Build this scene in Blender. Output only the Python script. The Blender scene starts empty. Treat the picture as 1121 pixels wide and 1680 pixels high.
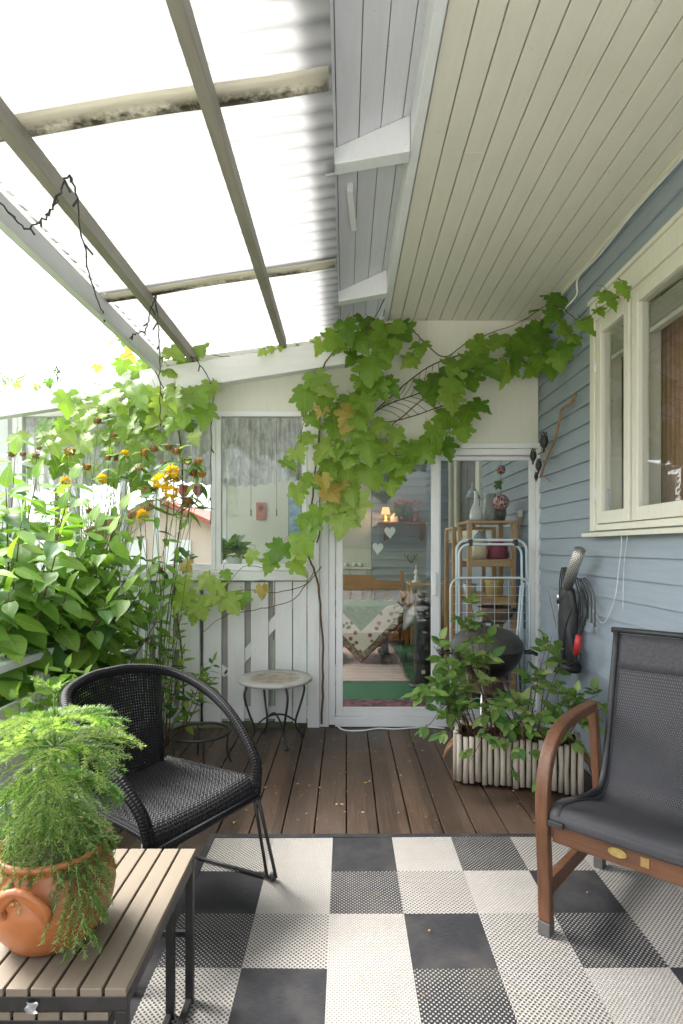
import bpy, math, random
from mathutils import Vector, Matrix, noise
sc = bpy.context.scene
COL = sc.collection
R = random.Random(11)
PI = math.pi
V = Vector

# ------------------------------------------------------------------ camera
F, CX, HY, H = 934.0, 567.0, 898.0, 1.3      # focal length and horizon of the photo in pixels, eye height
cd = bpy.data.cameras.new("camera")
cam = bpy.data.objects.new("camera", cd); COL.objects.link(cam)
cam.location = (0, 0, H); cam.rotation_euler = (PI/2, 0, 0)
cd.sensor_fit = 'VERTICAL'; cd.sensor_height = 36; cd.sensor_width = 24
cd.lens = F/1680*36; cd.shift_y = 58/1680; cd.shift_x = -6.5/1680
cd.clip_start = 0.05; cd.clip_end = 2000
sc.camera = cam

# ------------------------------------------------------------------ sky and sun
SUN_EL, SUN_AZ = math.radians(50), math.radians(-65)   # azimuth from +Y towards +X
w = bpy.data.worlds.new("World"); sc.world = w; w.use_nodes = True
nt = w.node_tree; nt.nodes.clear()
sky = nt.nodes.new('ShaderNodeTexSky'); sky.sky_type = 'NISHITA'; sky.sun_disc = False
sky.sun_elevation = SUN_EL; sky.sun_rotation = SUN_AZ; sky.air_density = 1.0; sky.dust_density = 4.0; sky.ozone_density = 1.0
hs = nt.nodes.new('ShaderNodeHueSaturation'); hs.inputs['Saturation'].default_value = 0.22
bg = nt.nodes.new('ShaderNodeBackground'); bg.inputs['Strength'].default_value = 0.15
wo = nt.nodes.new('ShaderNodeOutputWorld')
nt.links.new(sky.outputs[0], hs.inputs['Color']); nt.links.new(hs.outputs[0], bg.inputs[0]); nt.links.new(bg.outputs[0], wo.inputs[0])
sd = bpy.data.lights.new("sun", 'SUN'); sd.energy = 1.5; sd.angle = math.radians(25); sd.color = (1, .97, .92)
sun = bpy.data.objects.new("sun", sd); COL.objects.link(sun)
sdir = V((math.sin(SUN_AZ)*math.cos(SUN_EL), math.cos(SUN_AZ)*math.cos(SUN_EL), math.sin(SUN_EL)))
sun.rotation_euler = (-sdir).to_track_quat('-Z', 'Y').to_euler()
sun.location = (-10, 4, 12)
vs = sc.view_settings; vs.view_transform = 'Standard'; vs.look = 'None'; vs.gamma = 1; vs.exposure = 2.53
sc.cycles.max_bounces = 12; sc.cycles.transparent_max_bounces = 24; sc.cycles.transmission_bounces = 8
sc.cycles.diffuse_bounces = 6; sc.cycles.caustics_reflective = False; sc.cycles.caustics_refractive = False

# ------------------------------------------------------------------ helpers
def P(px, py, Y): return V(((px-CX)/F*Y, Y, H-(py-HY)/F*Y))     # photo pixel at a chosen distance
def PZ(px, py, Z):
    Y = F*(H-Z)/(py-HY); return V(((px-CX)/F*Y, Y, Z))
def rnd(a, b): return R.uniform(a, b)

class MB:
    def __init__(s): s.v=[]; s.f=[]; s.m=[]; s.uv=[]; s.sm=[]
    def add(s, vs, fs, mi=0, uv=None, smooth=False):
        b=len(s.v); s.v += [V(p) for p in vs]
        s.uv += list(uv) if uv else [(0,0)]*len(vs)
        for f in fs: s.f.append([b+i for i in f]); s.m.append(mi); s.sm.append(smooth)
        return s
    def box(s, x0,x1,y0,y1,z0,z1, mi=0):
        return s.add([(x0,y0,z0),(x1,y0,z0),(x1,y1,z0),(x0,y1,z0),(x0,y0,z1),(x1,y0,z1),(x1,y1,z1),(x0,y1,z1)],
              [(0,3,2,1),(4,5,6,7),(0,1,5,4),(1,2,6,5),(2,3,7,6),(3,0,4,7)], mi)
    def bar(s, p, q, w, h, up=(0,0,1), mi=0):          # prism from p to q, w across, h along up
        p=V(p); q=V(q); t=(q-p).normalized(); up=V(up); r=t.cross(up).normalized(); u=r.cross(t)
        c=[r*a*w/2+u*b*h/2 for a,b in ((-1,-1),(1,-1),(1,1),(-1,1))]
        return s.add([p+k for k in c]+[q+k for k in c],[(0,1,2,3),(7,6,5,4),(0,4,5,1),(1,5,6,2),(2,6,7,3),(3,7,4,0)],mi)
    def tube(s, pts, r, n=8, mi=0, closed=False, smooth=True):
        pts=[V(p) for p in pts]; N=len(pts)
        rs = r if isinstance(r,(list,tuple)) else [r]*N
        T=[]
        for i in range(N):
            a=pts[(i-1)%N] if (closed or i>0) else pts[i]; b=pts[(i+1)%N] if (closed or i<N-1) else pts[i]
            d=(b-a); T.append(d.normalized() if d.length>1e-9 else V((0,0,1)))
        ref = V((0,0,1)) if abs(T[0].z)<.9 else V((1,0,0))
        nn=(ref-T[0]*ref.dot(T[0])).normalized(); vs=[]; uv=[]; L=0
        for i in range(N):
            nn=(nn-T[i]*nn.dot(T[i])); nn = nn.normalized() if nn.length>1e-6 else T[i].orthogonal().normalized()
            bb=T[i].cross(nn)
            if i: L+=(pts[i]-pts[i-1]).length
            for k in range(n):
                a=2*PI*k/n; vs.append(pts[i]+(nn*math.cos(a)+bb*math.sin(a))*rs[i]); uv.append((k/n, L))
        fs=[]
        for i in range(N if closed else N-1):
            j=(i+1)%N
            for k in range(n):
                l=(k+1)%n; fs.append((i*n+k, i*n+l, j*n+l, j*n+k))
        if not closed: fs += [tuple(range(n-1,-1,-1)), tuple((N-1)*n+k for k in range(n))]
        return s.add(vs,fs,mi,uv,smooth)
    def lathe(s, prof, n=24, c=(0,0,0), mi=0, smooth=True):
        c=V(c); vs=[]; fs=[]; m=len(prof)
        for (r,z) in prof:
            for k in range(n):
                a=2*PI*k/n; vs.append(c+V((r*math.cos(a), r*math.sin(a), z)))
        for i in range(m-1):
            for k in range(n):
                l=(k+1)%n; fs.append((i*n+k,i*n+l,(i+1)*n+l,(i+1)*n+k))
        fs += [tuple(range(n-1,-1,-1)), tuple((m-1)*n+k for k in range(n))]
        return s.add(vs,fs,mi,None,smooth)
    def prism(s, poly, f0, f1, mi=0):                   # poly of points mapped by f0/f1 to the two end faces
        n=len(poly); vs=[V(f0(*p)) for p in poly]+[V(f1(*p)) for p in poly]
        fs=[tuple(range(n)), tuple(range(2*n-1,n-1,-1))]+[(i,i+n,(i+1)%n+n,(i+1)%n) for i in range(n)]
        return s.add(vs,fs,mi)
    def grid(s, fn, nu, nv, mi=0, smooth=True, thick=0, uvf=None):
        vs=[];uv=[]
        for i in range(nu+1):
            for j in range(nv+1):
                vs.append(V(fn(i/nu,j/nv))); uv.append(uvf(i/nu,j/nv) if uvf else (i/nu,j/nv))
        fs=[(i*(nv+1)+j,(i+1)*(nv+1)+j,(i+1)*(nv+1)+j+1,i*(nv+1)+j+1) for i in range(nu) for j in range(nv)]
        return s.add(vs,fs,mi,uv,smooth)
    def build(s, name, mats, parent=None, bevel=0, local=False, solid=0, smooth_mod=0):
        if not isinstance(mats,(list,tuple)): mats=[mats]
        off=V((0,0,0))
        if parent is None:
            xs=[p.x for p in s.v]; ys=[p.y for p in s.v]; zs=[p.z for p in s.v]
            off=V(((min(xs)+max(xs))/2,(min(ys)+max(ys))/2,min(zs)))
        elif not local:
            q=parent
            while q: off+=q.location; q=q.parent
        me=bpy.data.meshes.new(name)
        me.from_pydata([tuple(p-off) for p in s.v],[],s.f)
        me.polygons.foreach_set('material_index', s.m); me.polygons.foreach_set('use_smooth', s.sm)
        ul=me.uv_layers.new(name='UVMap'); li=[0]*len(me.loops); me.loops.foreach_get('vertex_index', li)
        flat=[]
        for i in li: flat += s.uv[i]
        ul.data.foreach_set('uv', flat)
        for m in mats: me.materials.append(m)
        o=bpy.data.objects.new(name, me); COL.objects.link(o)
        if parent: o.parent=parent
        else: o.location=off
        if solid: md=o.modifiers.new('Solid','SOLIDIFY'); md.thickness=solid; md.offset=0
        if smooth_mod: md=o.modifiers.new('Sub','SUBSURF'); md.levels=smooth_mod; md.render_levels=smooth_mod
        if bevel: md=o.modifiers.new('Bevel','BEVEL'); md.width=bevel; md.segments=2; md.limit_method='ANGLE'; md.angle_limit=.7
        return o

def tag(o, label=None, cat=None, group=None, kind=None):
    if label: o['label']=label
    if cat: o['category']=cat
    if group: o['group']=group
    if kind: o['kind']=kind
    return o
def thing(name, label, cat, loc=(0,0,0), rz=0, group=None):
    o=bpy.data.objects.new(name,None); COL.objects.link(o); o.location=loc; o.rotation_euler=(0,0,rz); o.empty_display_size=.1
    return tag(o,label,cat,group)
def spline(pts, n=8):                                   # Catmull-Rom through the points
    pts=[V(p) for p in pts]; q=[pts[0]*2-pts[1]]+pts+[pts[-1]*2-pts[-2]]; out=[]
    for i in range(1,len(q)-2):
        a,b,c,d=q[i-1],q[i],q[i+1],q[i+2]
        for k in range(n):
            t=k/n; out.append(.5*((2*b)+(c-a)*t+(2*a-5*b+4*c-d)*t*t+(3*b-3*c+d-a)*t**3))
    return out+[pts[-1]]

# ------------------------------------------------------------------ materials
def nm(name):
    m=bpy.data.materials.new(name); m.use_nodes=True; m.node_tree.nodes.clear(); return m,m.node_tree
def N(nt, t, ins=None, **props):
    n=nt.nodes.new('ShaderNode'+t)
    for k,v in props.items(): setattr(n,k,v)
    for k,v in (ins or {}).items():
        sk=n.inputs[k]
        if isinstance(v, bpy.types.NodeSocket): nt.links.new(v,sk)
        else: sk.default_value=v
    return n
def c4(c): return (c[0],c[1],c[2],1)
def math_(nt, op, a, b=0.0, c=0.0):
    n=nt.nodes.new('ShaderNodeMath'); n.operation=op
    for i,v in enumerate((a,b,c)):
        if isinstance(v, bpy.types.NodeSocket): nt.links.new(v,n.inputs[i])
        else: n.inputs[i].default_value=v
    return n.outputs[0]
def ramp(nt, fac, stops):
    n=nt.nodes.new('ShaderNodeValToRGB'); nt.links.new(fac,n.inputs[0]); e=n.color_ramp.elements
    while len(e)<len(stops): e.new(.5)
    for el,(p,c) in zip(e,stops): el.position=p; el.color=c4(c) if not isinstance(c,(int,float)) else (c,c,c,1)
    return n.outputs[0]
def mixc(nt, fac, a, b, mode='MIX'):
    n=nt.nodes.new('ShaderNodeMix'); n.data_type='RGBA'; n.blend_type=mode
    for i,v in ((0,fac),(6,a),(7,b)):
        if isinstance(v, bpy.types.NodeSocket): nt.links.new(v,n.inputs[i])
        else: n.inputs[i].default_value = v if i==0 else c4(v)
    return n.outputs[2]
def coords(nt, scale=(1,1,1), which='Object'):
    tc=N(nt,'TexCoord'); mp=N(nt,'Mapping',{'Vector':tc.outputs[which],'Scale':scale}); return mp.outputs[0]
def finish(m, nt, col, rough=.6, metal=0, spec=.5, bump=None, bstr=.3, bdist=.004, alpha=None):
    b=N(nt,'BsdfPrincipled',{'Metallic':metal,'Specular IOR Level':spec})
    for k,v in (('Base Color',col),('Roughness',rough)):
        if isinstance(v, bpy.types.NodeSocket): nt.links.new(v,b.inputs[k])
        else: b.inputs[k].default_value = c4(v) if k=='Base Color' else v
    if bump is not None:
        bn=N(nt,'Bump',{'Strength':bstr,'Distance':bdist,'Height':bump}); nt.links.new(bn.outputs[0],b.inputs['Normal'])
    if alpha is not None: nt.links.new(alpha,b.inputs['Alpha'])
    o=N(nt,'OutputMaterial'); nt.links.new(b.outputs[0],o.inputs[0]); return m
def surf(name, c1, c2=None, rough=.6, scale=6, stretch=(1,1,1), metal=0, spec=.5, bstr=.15, bscale=60, lo=.35, hi=.7, detail=6):
    """noise between two colours, fine bump"""
    m,nt=nm(name); c2=c2 or tuple(x*.82 for x in c1)
    n=N(nt,'TexNoise',{'Vector':coords(nt,stretch),'Scale':scale,'Detail':detail,'Roughness':.6})
    col=ramp(nt,n.outputs[0],[(lo,c1),(hi,c2)])
    b=N(nt,'TexNoise',{'Vector':coords(nt,stretch),'Scale':bscale,'Detail':4})
    return finish(m,nt,col,rough,metal,spec,b.outputs[0],bstr)
def white_paint(name, c, axis='x', dirt=.5):
    m,nt=nm(name); st={'x':(1,9,9),'y':(9,1,9),'z':(9,9,1)}[axis]
    n=N(nt,'TexNoise',{'Vector':coords(nt,st),'Scale':5,'Detail':8,'Roughness':.65})
    g=N(nt,'TexNoise',{'Vector':coords(nt),'Scale':1.7,'Detail':7,'Roughness':.65})
    a=ramp(nt,n.outputs[0],[(.3,tuple(x*.93 for x in c)),(.7,c)])
    f=ramp(nt,g.outputs[0],[(.52,0.0),(.78,dirt)])
    col=mixc(nt,f,a,(c[0]*.72,c[1]*.71,c[2]*.64))
    sp=N(nt,'TexNoise',{'Vector':coords(nt),'Scale':55,'Detail':2})
    f2=ramp(nt,sp.outputs[0],[(.71,0.0),(.76,.45)])
    col=mixc(nt,f2,col,(c[0]*.5,c[1]*.48,c[2]*.42))
    return finish(m,nt,col,.5,0,.4,n.outputs[0],.25,.003)
def wood(name, c1, c2, axis='y', rough=.55, scale=4, bstr=.25, streak=14):
    m,nt=nm(name); st={'x':(1,streak,streak),'y':(streak,1,streak),'z':(streak,streak,1)}[axis]
    n=N(nt,'TexNoise',{'Vector':coords(nt,st),'Scale':scale,'Detail':8,'Roughness':.65,'Distortion':.4})
    g=N(nt,'TexNoise',{'Vector':coords(nt),'Scale':5,'Detail':4})
    col=mixc(nt,.45,ramp(nt,n.outputs[0],[(.3,c1),(.7,c2)]),ramp(nt,g.outputs[0],[(.3,c1),(.75,c2)]))
    return finish(m,nt,col,rough,0,.4,n.outputs[0],bstr,.003)
def leafmat(name, c1, c2, trans=.42, vein=(.25,.36,.10)):
    m,nt=nm(name)
    tc=N(nt,'TexCoord'); sx=N(nt,'SeparateXYZ',{0:tc.outputs['UV']}); u=math_(nt,'ABSOLUTE',sx.outputs[0]); v=sx.outputs[1]
    geo=N(nt,'NewGeometry')
    rc=ramp(nt,geo.outputs['Random Per Island'],[(0,c1),(1,c2)])
    n=N(nt,'TexNoise',{'Vector':tc.outputs['Object'],'Scale':22,'Detail':5})
    rc=mixc(nt,math_(nt,'MULTIPLY',n.outputs[0],.55),rc,tuple(x*.55 for x in c1))
    mid=math_(nt,'LESS_THAN',u,.016)
    s=math_(nt,'FRACT',math_(nt,'MULTIPLY',math_(nt,'SUBTRACT',v,math_(nt,'MULTIPLY',u,.9)),6.5))
    side=math_(nt,'LESS_THAN',s,.1)
    f=math_(nt,'MULTIPLY',math_(nt,'MAXIMUM',mid,math_(nt,'MULTIPLY',side,.6)),.55)
    col=mixc(nt,f,rc,vein)
    bn=N(nt,'Bump',{'Strength':.35,'Distance':.003,'Height':math_(nt,'ADD',s,n.outputs[0])})
    d=N(nt,'BsdfPrincipled',{'Base Color':col,'Roughness':.42,'Specular IOR Level':.45,'Normal':bn.outputs[0]})
    t=N(nt,'BsdfTranslucent',{'Color':mixc(nt,1.0,col,(1.25,1.3,.55),'MULTIPLY')})
    mx=N(nt,'MixShader',{0:trans,1:d.outputs[0],2:t.outputs[0]})
    o=N(nt,'OutputMaterial',{0:mx.outputs[0]}); return m

MAT={}
MAT['white']=white_paint('white_paint',(.74,.75,.74),'x',.45)
MAT['white_z']=white_paint('white_boards',(.72,.73,.72),'z',.55)
MAT['panel']=white_paint('cream_panel',(.66,.66,.58),'z',.25)
MAT['alu']=surf('white_aluminium',(.74,.75,.76),(.66,.67,.68),.35,3,bstr=.02)
MAT['cream']=white_paint('cream_frame',(.74,.72,.63),'z',.3)
MAT['eave']=white_paint('pale_grey_boards',(.72,.73,.77),'y',.25)
MAT['trim']=white_paint('white_trim',(.74,.76,.78),'y',.2)
MAT['black']=surf('black_metal',(.012,.012,.014),(.03,.028,.026),.42,20,bstr=.1)
MAT['blackplastic']=surf('black_plastic',(.016,.016,.018),(.03,.03,.032),.5,30,bstr=.05)
MAT['steel']=surf('steel',(.6,.6,.6),(.4,.4,.4),.3,20,metal=1,bstr=.05)
MAT['terracotta']=surf('terracotta',(.36,.125,.038),(.24,.075,.024),.42,6,(1,1,2),bstr=.2,bscale=40)
MAT['soil']=surf('soil',(.03,.018,.01),(.06,.04,.02),.9,40,bstr=.8)
MAT['stem']=surf('brown_stem',(.14,.07,.035),(.06,.035,.02),.7,30,bstr=.4)
MAT['greenstem']=surf('green_stem',(.10,.17,.035),(.06,.10,.025),.6,20)
MAT['rope']=surf('rope',(.34,.2,.11),(.2,.11,.06),.8,60,bstr=.6)
MAT['orange_wood']=wood('orange_pine',(.40,.16,.045),(.27,.095,.025),'x',.4)
MAT['birch']=wood('birch_wood',(.55,.34,.15),(.42,.24,.095),'z',.45)
MAT['dark_wood']=wood('dark_stained_wood',(.018,.014,.012),(.035,.026,.02),'x',.4)
MAT['teak']=wood('teak',(.185,.082,.040),(.055,.026,.014),'z',.42,6,.5)
MAT['teak_x']=wood('teak_rail',(.175,.078,.038),(.055,.026,.014),'x',.42,6,.5)

# window glass: clear with a Fresnel reflection
def glass(name, tint=(.93,.95,.95)):
    m,nt=nm(name)
    geo=N(nt,'NewGeometry'); io=N(nt,'MapRange',{0:geo.outputs['Backfacing'],3:1.38,4:1/1.38}); fr=N(nt,'Fresnel',{'IOR':io.outputs[0]}); t=N(nt,'BsdfTransparent',{0:c4(tint)}); g=N(nt,'BsdfGlossy',{'Color':(1,1,1,1),'Roughness':.0})
    mx=N(nt,'MixShader',{0:fr.outputs[0],1:t.outputs[0],2:g.outputs[0]}); N(nt,'OutputMaterial',{0:mx.outputs[0]}); return m
MAT['glass']=glass('window_glass')

# translucent corrugated plastic
def plastic_sheet(name, c, tr, moss=False, dirty=0.0, ridge=False):
    m,nt=nm(name)
    n=N(nt,'TexNoise',{'Vector':coords(nt),'Scale':3,'Detail':8,'Roughness':.7})
    col=ramp(nt,n.outputs[0],[(.35,c),(.8,tuple(x*(.9-dirty) for x in c))])
    if ridge:                                          # trough shade painted into the colour so the ridges read, plus specks
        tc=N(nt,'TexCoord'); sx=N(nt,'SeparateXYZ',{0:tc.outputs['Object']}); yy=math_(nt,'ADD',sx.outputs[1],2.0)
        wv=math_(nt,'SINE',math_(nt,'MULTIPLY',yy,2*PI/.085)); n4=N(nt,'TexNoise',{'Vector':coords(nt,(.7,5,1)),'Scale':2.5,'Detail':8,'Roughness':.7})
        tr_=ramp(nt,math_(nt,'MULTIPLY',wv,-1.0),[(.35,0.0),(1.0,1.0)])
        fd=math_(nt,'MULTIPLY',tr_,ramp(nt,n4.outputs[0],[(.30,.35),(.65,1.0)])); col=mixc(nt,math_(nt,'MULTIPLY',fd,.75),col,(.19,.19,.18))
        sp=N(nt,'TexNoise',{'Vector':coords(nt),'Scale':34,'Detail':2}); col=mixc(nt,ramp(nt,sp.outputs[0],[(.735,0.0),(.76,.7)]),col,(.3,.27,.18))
    f=None
    if moss:
        tc=N(nt,'TexCoord'); sx=N(nt,'SeparateXYZ',{0:tc.outputs['UV']})
        n2=N(nt,'TexNoise',{'Vector':coords(nt),'Scale':26,'Detail':10,'Roughness':.75})
        n3=N(nt,'TexNoise',{'Vector':coords(nt),'Scale':2.2,'Detail':3})
        edge=ramp(nt,math_(nt,'SUBTRACT',1.0,sx.outputs[1]),[(.35,0.0),(.78,1.0),(1,.72)])
        f=math_(nt,'MULTIPLY',edge,ramp(nt,math_(nt,'ADD',math_(nt,'MULTIPLY',n2.outputs[0],.65),math_(nt,'MULTIPLY',n3.outputs[0],.75)),[(.62,0.0),(.76,.95)]))
        col=mixc(nt,f,col,(.075,.062,.028))
    d=N(nt,'BsdfDiffuse',{0:col}); t=N(nt,'BsdfTranslucent',{0:col})
    mx=N(nt,'MixShader',{0:tr,1:d.outputs[0],2:t.outputs[0]}); N(nt,'OutputMaterial',{0:mx.outputs[0]}); return m
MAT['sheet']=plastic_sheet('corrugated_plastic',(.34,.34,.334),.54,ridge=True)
MAT['lap']=plastic_sheet('mossy_strip',(.86,.83,.73),.58,True)
MAT['dirtysheet']=plastic_sheet('weathered_sheet',(.40,.40,.39),.42,False,.3)
MAT['purlin']=wood('weathered_purlin',(.30,.285,.24),(.20,.185,.15),'y',.8)
MAT['purlin_white']=white_paint('peeling_white_purlin',(.6,.62,.62),'y',.6)

# leaves
MAT['vine1']=leafmat('vine_leaf_green',(.18,.32,.035),(.26,.42,.06))
MAT['vine2']=leafmat('vine_leaf_dark',(.11,.235,.028),(.17,.31,.045),.42,(.12,.22,.05))
MAT['vine3']=leafmat('vine_leaf_lime',(.27,.42,.07),(.38,.50,.11),.48,(.4,.5,.15))
MAT['vine4']=leafmat('vine_leaf_yellow',(.50,.44,.10),(.42,.30,.07),.4,(.5,.45,.2))
MAT['shrub1']=leafmat('shrub_leaf_green',(.15,.31,.045),(.23,.42,.075),.44,(.2,.34,.1))
MAT['shrub2']=leafmat('shrub_leaf_dark',(.045,.135,.03),(.085,.20,.045),.3,(.1,.2,.07))
MAT['shrub3']=leafmat('shrub_leaf_lime',(.19,.36,.05),(.28,.44,.08),.45,(.35,.5,.14))
MAT['needle']=leafmat('needle_green',(.27,.38,.14),(.42,.51,.25),.42,(.2,.4,.08))
MAT['needle2']=leafmat('needle_dark',(.11,.24,.045),(.20,.35,.08),.4,(.1,.25,.05))
MAT['petal']=leafmat('yellow_petal',(.95,.72,.03),(.92,.60,.02),.35,(.95,.65,.03))
MAT['seed']=surf('brown_seed_head',(.30,.16,.045),(.16,.085,.028),.85,60,bstr=.9,bscale=120)

# ------------------------------------------------------------------ leaf shapes
def grape_outline():
    half=[(.04,-.02),(.16,-.20),(.24,-.15),(.30,-.19),(.38,-.07),(.47,-.05),(.49,.07),(.44,.13),(.36,.19),(.47,.22),(.50,.31),(.60,.34),(.58,.45),(.50,.50),(.42,.50),(.33,.47),(.29,.48),(.33,.56),(.31,.66),(.24,.70),(.22,.80),(.13,.83),(.09,.93),(0,1.04)]
    L=[(-x,y) for x,y in half[:-1]][::-1]
    return half+L
GO=grape_outline()
def put(mb, vs, uv, fs, pos, tip, nrm, size, mi):
    t=V(tip).normalized(); n=V(nrm); n=n-t*n.dot(t)
    if n.length<1e-4: n=t.orthogonal()
    n.normalize(); r=t.cross(n); pos=V(pos)
    mb.add([pos+(r*a+t*b+n*c)*size for a,b,c in vs], fs, mi, uv, True)
def grape_leaf(mb, pos, tip, nrm, size, mi):
    k=rnd(.1,.5); fo=rnd(-.15,.45); ph=rnd(0,6.3); sx=rnd(.85,1.08); jit=[1+rnd(-.07,.07) for _ in GO]
    def z(x,y): return -k*((y-.2)**2)*.7+fo*abs(x)*.6-.4*k*x*x+.035*math.sin(9*x+ph)+.03*math.sin(8*y+ph*2)
    ring=[(x*sx*j,(y-.3)*j+.3) for (x,y),j in zip(GO,jit)]
    inner=[(x*.5,(y-.25)*.5+.25) for x,y in ring]
    pts=[(0,.25)]+inner+ring; n=len(ring)
    vs=[(x,y-.0,z(x,y)) for x,y in pts]
    fs=[(0,1+i,1+(i+1)%n) for i in range(n)]+[(1+i,1+n+i,1+n+(i+1)%n,1+(i+1)%n) for i in range(n)]
    put(mb,vs,[(x,y) for x,y in pts],fs,pos,tip,nrm,size,mi)
def ovate_leaf(mb, pos, tip, nrm, size, mi, wid=.3, seg=6, point=1.0):
    k=rnd(.1,.5); fo=rnd(.05,.5); ph=rnd(0,6.3); sk=rnd(-.08,.08)
    vs=[];uv=[];fs=[]
    for i in range(seg+1):
        t=i/seg; wv=wid*math.sin(PI*t**.78)**.85*(1-.25*t) if 0<t<1 else .004
        for sgn,fr in ((-1,1),(-1,.5),(0,0),(1,.5),(1,1)):
            x=sgn*fr*wv; zz=-k*t*t*.5+fo*abs(x)*(1.1-abs(x)/(wid+.01)*.5)+.02*math.sin(10*t+ph)*fr
            vs.append((x+sk*t*t,t,zz)); uv.append((x,t))
    for i in range(seg):
        for j in range(4):
            a=i*5+j; fs.append((a,a+1,a+6,a+5))
    put(mb,vs,uv,fs,pos,tip,nrm,size,mi)
def strip_leaf(mb, pos, tip, nrm, size, mi, wid=.12):
    vs=[(0,0,0),(-wid,.4,.03),(wid,.4,.03),(0,.45,0),(0,1,-.12)]
    put(mb,vs,[(0,0),(-wid,.4),(wid,.4),(0,.4),(0,1)],[(0,3,1),(0,2,3),(1,3,4),(3,2,4)],pos,tip,nrm,size,mi)
def rdir(spread=1.0): return V((rnd(-1,1),rnd(-1,1),rnd(-1,1)))*spread
# ------------------------------------------------------------------ ground, deck
YB = 4.13                                    # front face of the partition
def Xw(px): return (px-CX)/F*YB
def Zw(py): return H-(py-HY)/F*YB
WX = 1.42                                    # house wall
def mat_grass():
    m,nt=nm('lawn')
    n=N(nt,'TexNoise',{'Vector':coords(nt),'Scale':2,'Detail':10,'Roughness':.7})
    return finish(m,nt,ramp(nt,n.outputs[0],[(.3,(.09,.11,.045)),(.7,(.15,.16,.08))]),.9,0,.2,n.outputs[0],.5,.05)
g=MB(); g.add([(-600,-600,-.5),(600,-600,-.5),(600,600,-.5),(-600,600,-.5)],[(0,1,2,3)])
tag(g.build('lawn',mat_grass()),'green lawn around the raised deck','lawn',kind='structure')

q=MB(); q.add([(-9,-14,-.40),(9,-14,-.40),(9,-.37,-.40),(-9,-.37,-.40)],[(0,1,2,3)])
tag(q.build('reflector',surf('pale_reflector',(.55,.53,.49),(.45,.43,.39),.9,9)),'unseen added pale patio behind the deck','reflector',kind='structure')  # pale ground out of view, added to bounce light up under the eave
def mat_deck():
    m,nt=nm('deck_wood'); tc=N(nt,'TexCoord'); sx=N(nt,'SeparateXYZ',{0:tc.outputs['Object']})
    wn=N(nt,'TexWhiteNoise',{'W':math_(nt,'FLOOR',math_(nt,'DIVIDE',math_(nt,'ADD',sx.outputs[0],10.0),.148))},noise_dimensions='1D')
    n=N(nt,'TexNoise',{'Vector':coords(nt,(22,1.2,22)),'Scale':4,'Detail':9,'Roughness':.7,'Distortion':.5})
    g=N(nt,'TexNoise',{'Vector':coords(nt,(1,.7,1)),'Scale':2.6,'Detail':7,'Roughness':.65})
    dots=N(nt,'TexNoise',{'Vector':coords(nt),'Scale':75,'Detail':2})
    col=ramp(nt,n.outputs[0],[(.28,(.016,.009,.006)),(.5,(.054,.030,.018)),(.75,(.122,.075,.047))])
    col=mixc(nt,ramp(nt,g.outputs[0],[(.35,0.0),(.65,.7)]),col,(.105,.073,.054))
    k=math_(nt,'ADD',math_(nt,'MULTIPLY',wn.outputs[0],.6),.6)
    cc=N(nt,'CombineColor',{0:k,1:k,2:k})
    col=mixc(nt,1.0,col,cc.outputs[0],'MULTIPLY')
    col=mixc(nt,ramp(nt,dots.outputs[0],[(.70,0.0),(.74,.5)]),col,(.25,.22,.19))
    rough=ramp(nt,g.outputs[0],[(.3,.28),(.7,.62)])
    return finish(m,nt,col,rough,0,.5,n.outputs[0],.5,.004)
d=MB(); x=-1.62; i=0
while x<1.40:
    dz=rnd(-.0015,.0015); d.box(x,min(x+.142,1.405),-.35,4.10,-.03+dz,0+dz); x+=.148
tag(d.build('deck_floor',mat_deck(),bevel=.003),'dark brown weathered board deck of the porch','deck',kind='structure')
MAT['joist']=surf('dark_joist',(.012,.009,.007),(.02,.015,.01),.9)
d=MB()
for y in (-.25,.4,1.4,2.4,3.4,4.04): d.box(-1.61,1.40,y,y+.05,-.18,-.035)
d.box(-1.61,1.40,-.34,4.09,-.30,-.2)
tag(d.build('deck_joists',MAT['joist']),'dark joists under the deck boards','joists',kind='structure')

# ------------------------------------------------------------------ the house: siding, window, eave, roof
house=thing('house','blue grey clapboard house with cream window and boarded eave along the right','house',(WX+.05,0,0))
def mat_siding():
    m,nt=nm('blue_grey_siding')
    n=N(nt,'TexNoise',{'Vector':coords(nt,(9,.8,9)),'Scale':5,'Detail':8,'Roughness':.65})
    g=N(nt,'TexNoise',{'Vector':coords(nt),'Scale':1.3,'Detail':6,'Roughness':.6})
    col=ramp(nt,n.outputs[0],[(.3,(.27,.32,.375)),(.7,(.32,.37,.425))])
    col=mixc(nt,ramp(nt,g.outputs[0],[(.5,0.0),(.8,.35)]),col,(.33,.38,.42))
    return finish(m,nt,col,.55,0,.35,n.outputs[0],.3,.003)
MAT['siding']=mat_siding()
COURSE=.1105; Z0=-.075
def siding(mb,p0,u,n,L,za,zb,lip=1.0):
    u=V(u); n=V(n); p0=V(p0); k=math.floor((za-Z0)/COURSE)
    while Z0+k*COURSE<zb-1e-4:
        lo=Z0+k*COURSE; hi=lo+COURSE
        a=max(lo,za); b=min(hi,zb); k+=1
        if b-a<.002: continue
        oa=lip*(.019-.015*(a-lo)/COURSE); ob=lip*(.019-.015*(b-lo)/COURSE)
        q=[]
        for e in (0,L):
            for (o,z) in ((0,a),(oa,a),(ob,b)): q.append(V((p0.x,p0.y,0))+u*e+n*o+V((0,0,z)))
        mb.add(q,[(1,4,5,2),(0,3,4,1),(0,1,2),(3,5,4)])
FY=7.8; WY0,WY1,WZ0,WZ1=1.35,3.15,1.39,2.545            # window opening
s=MB(); n_=(-1,0,0)
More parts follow.
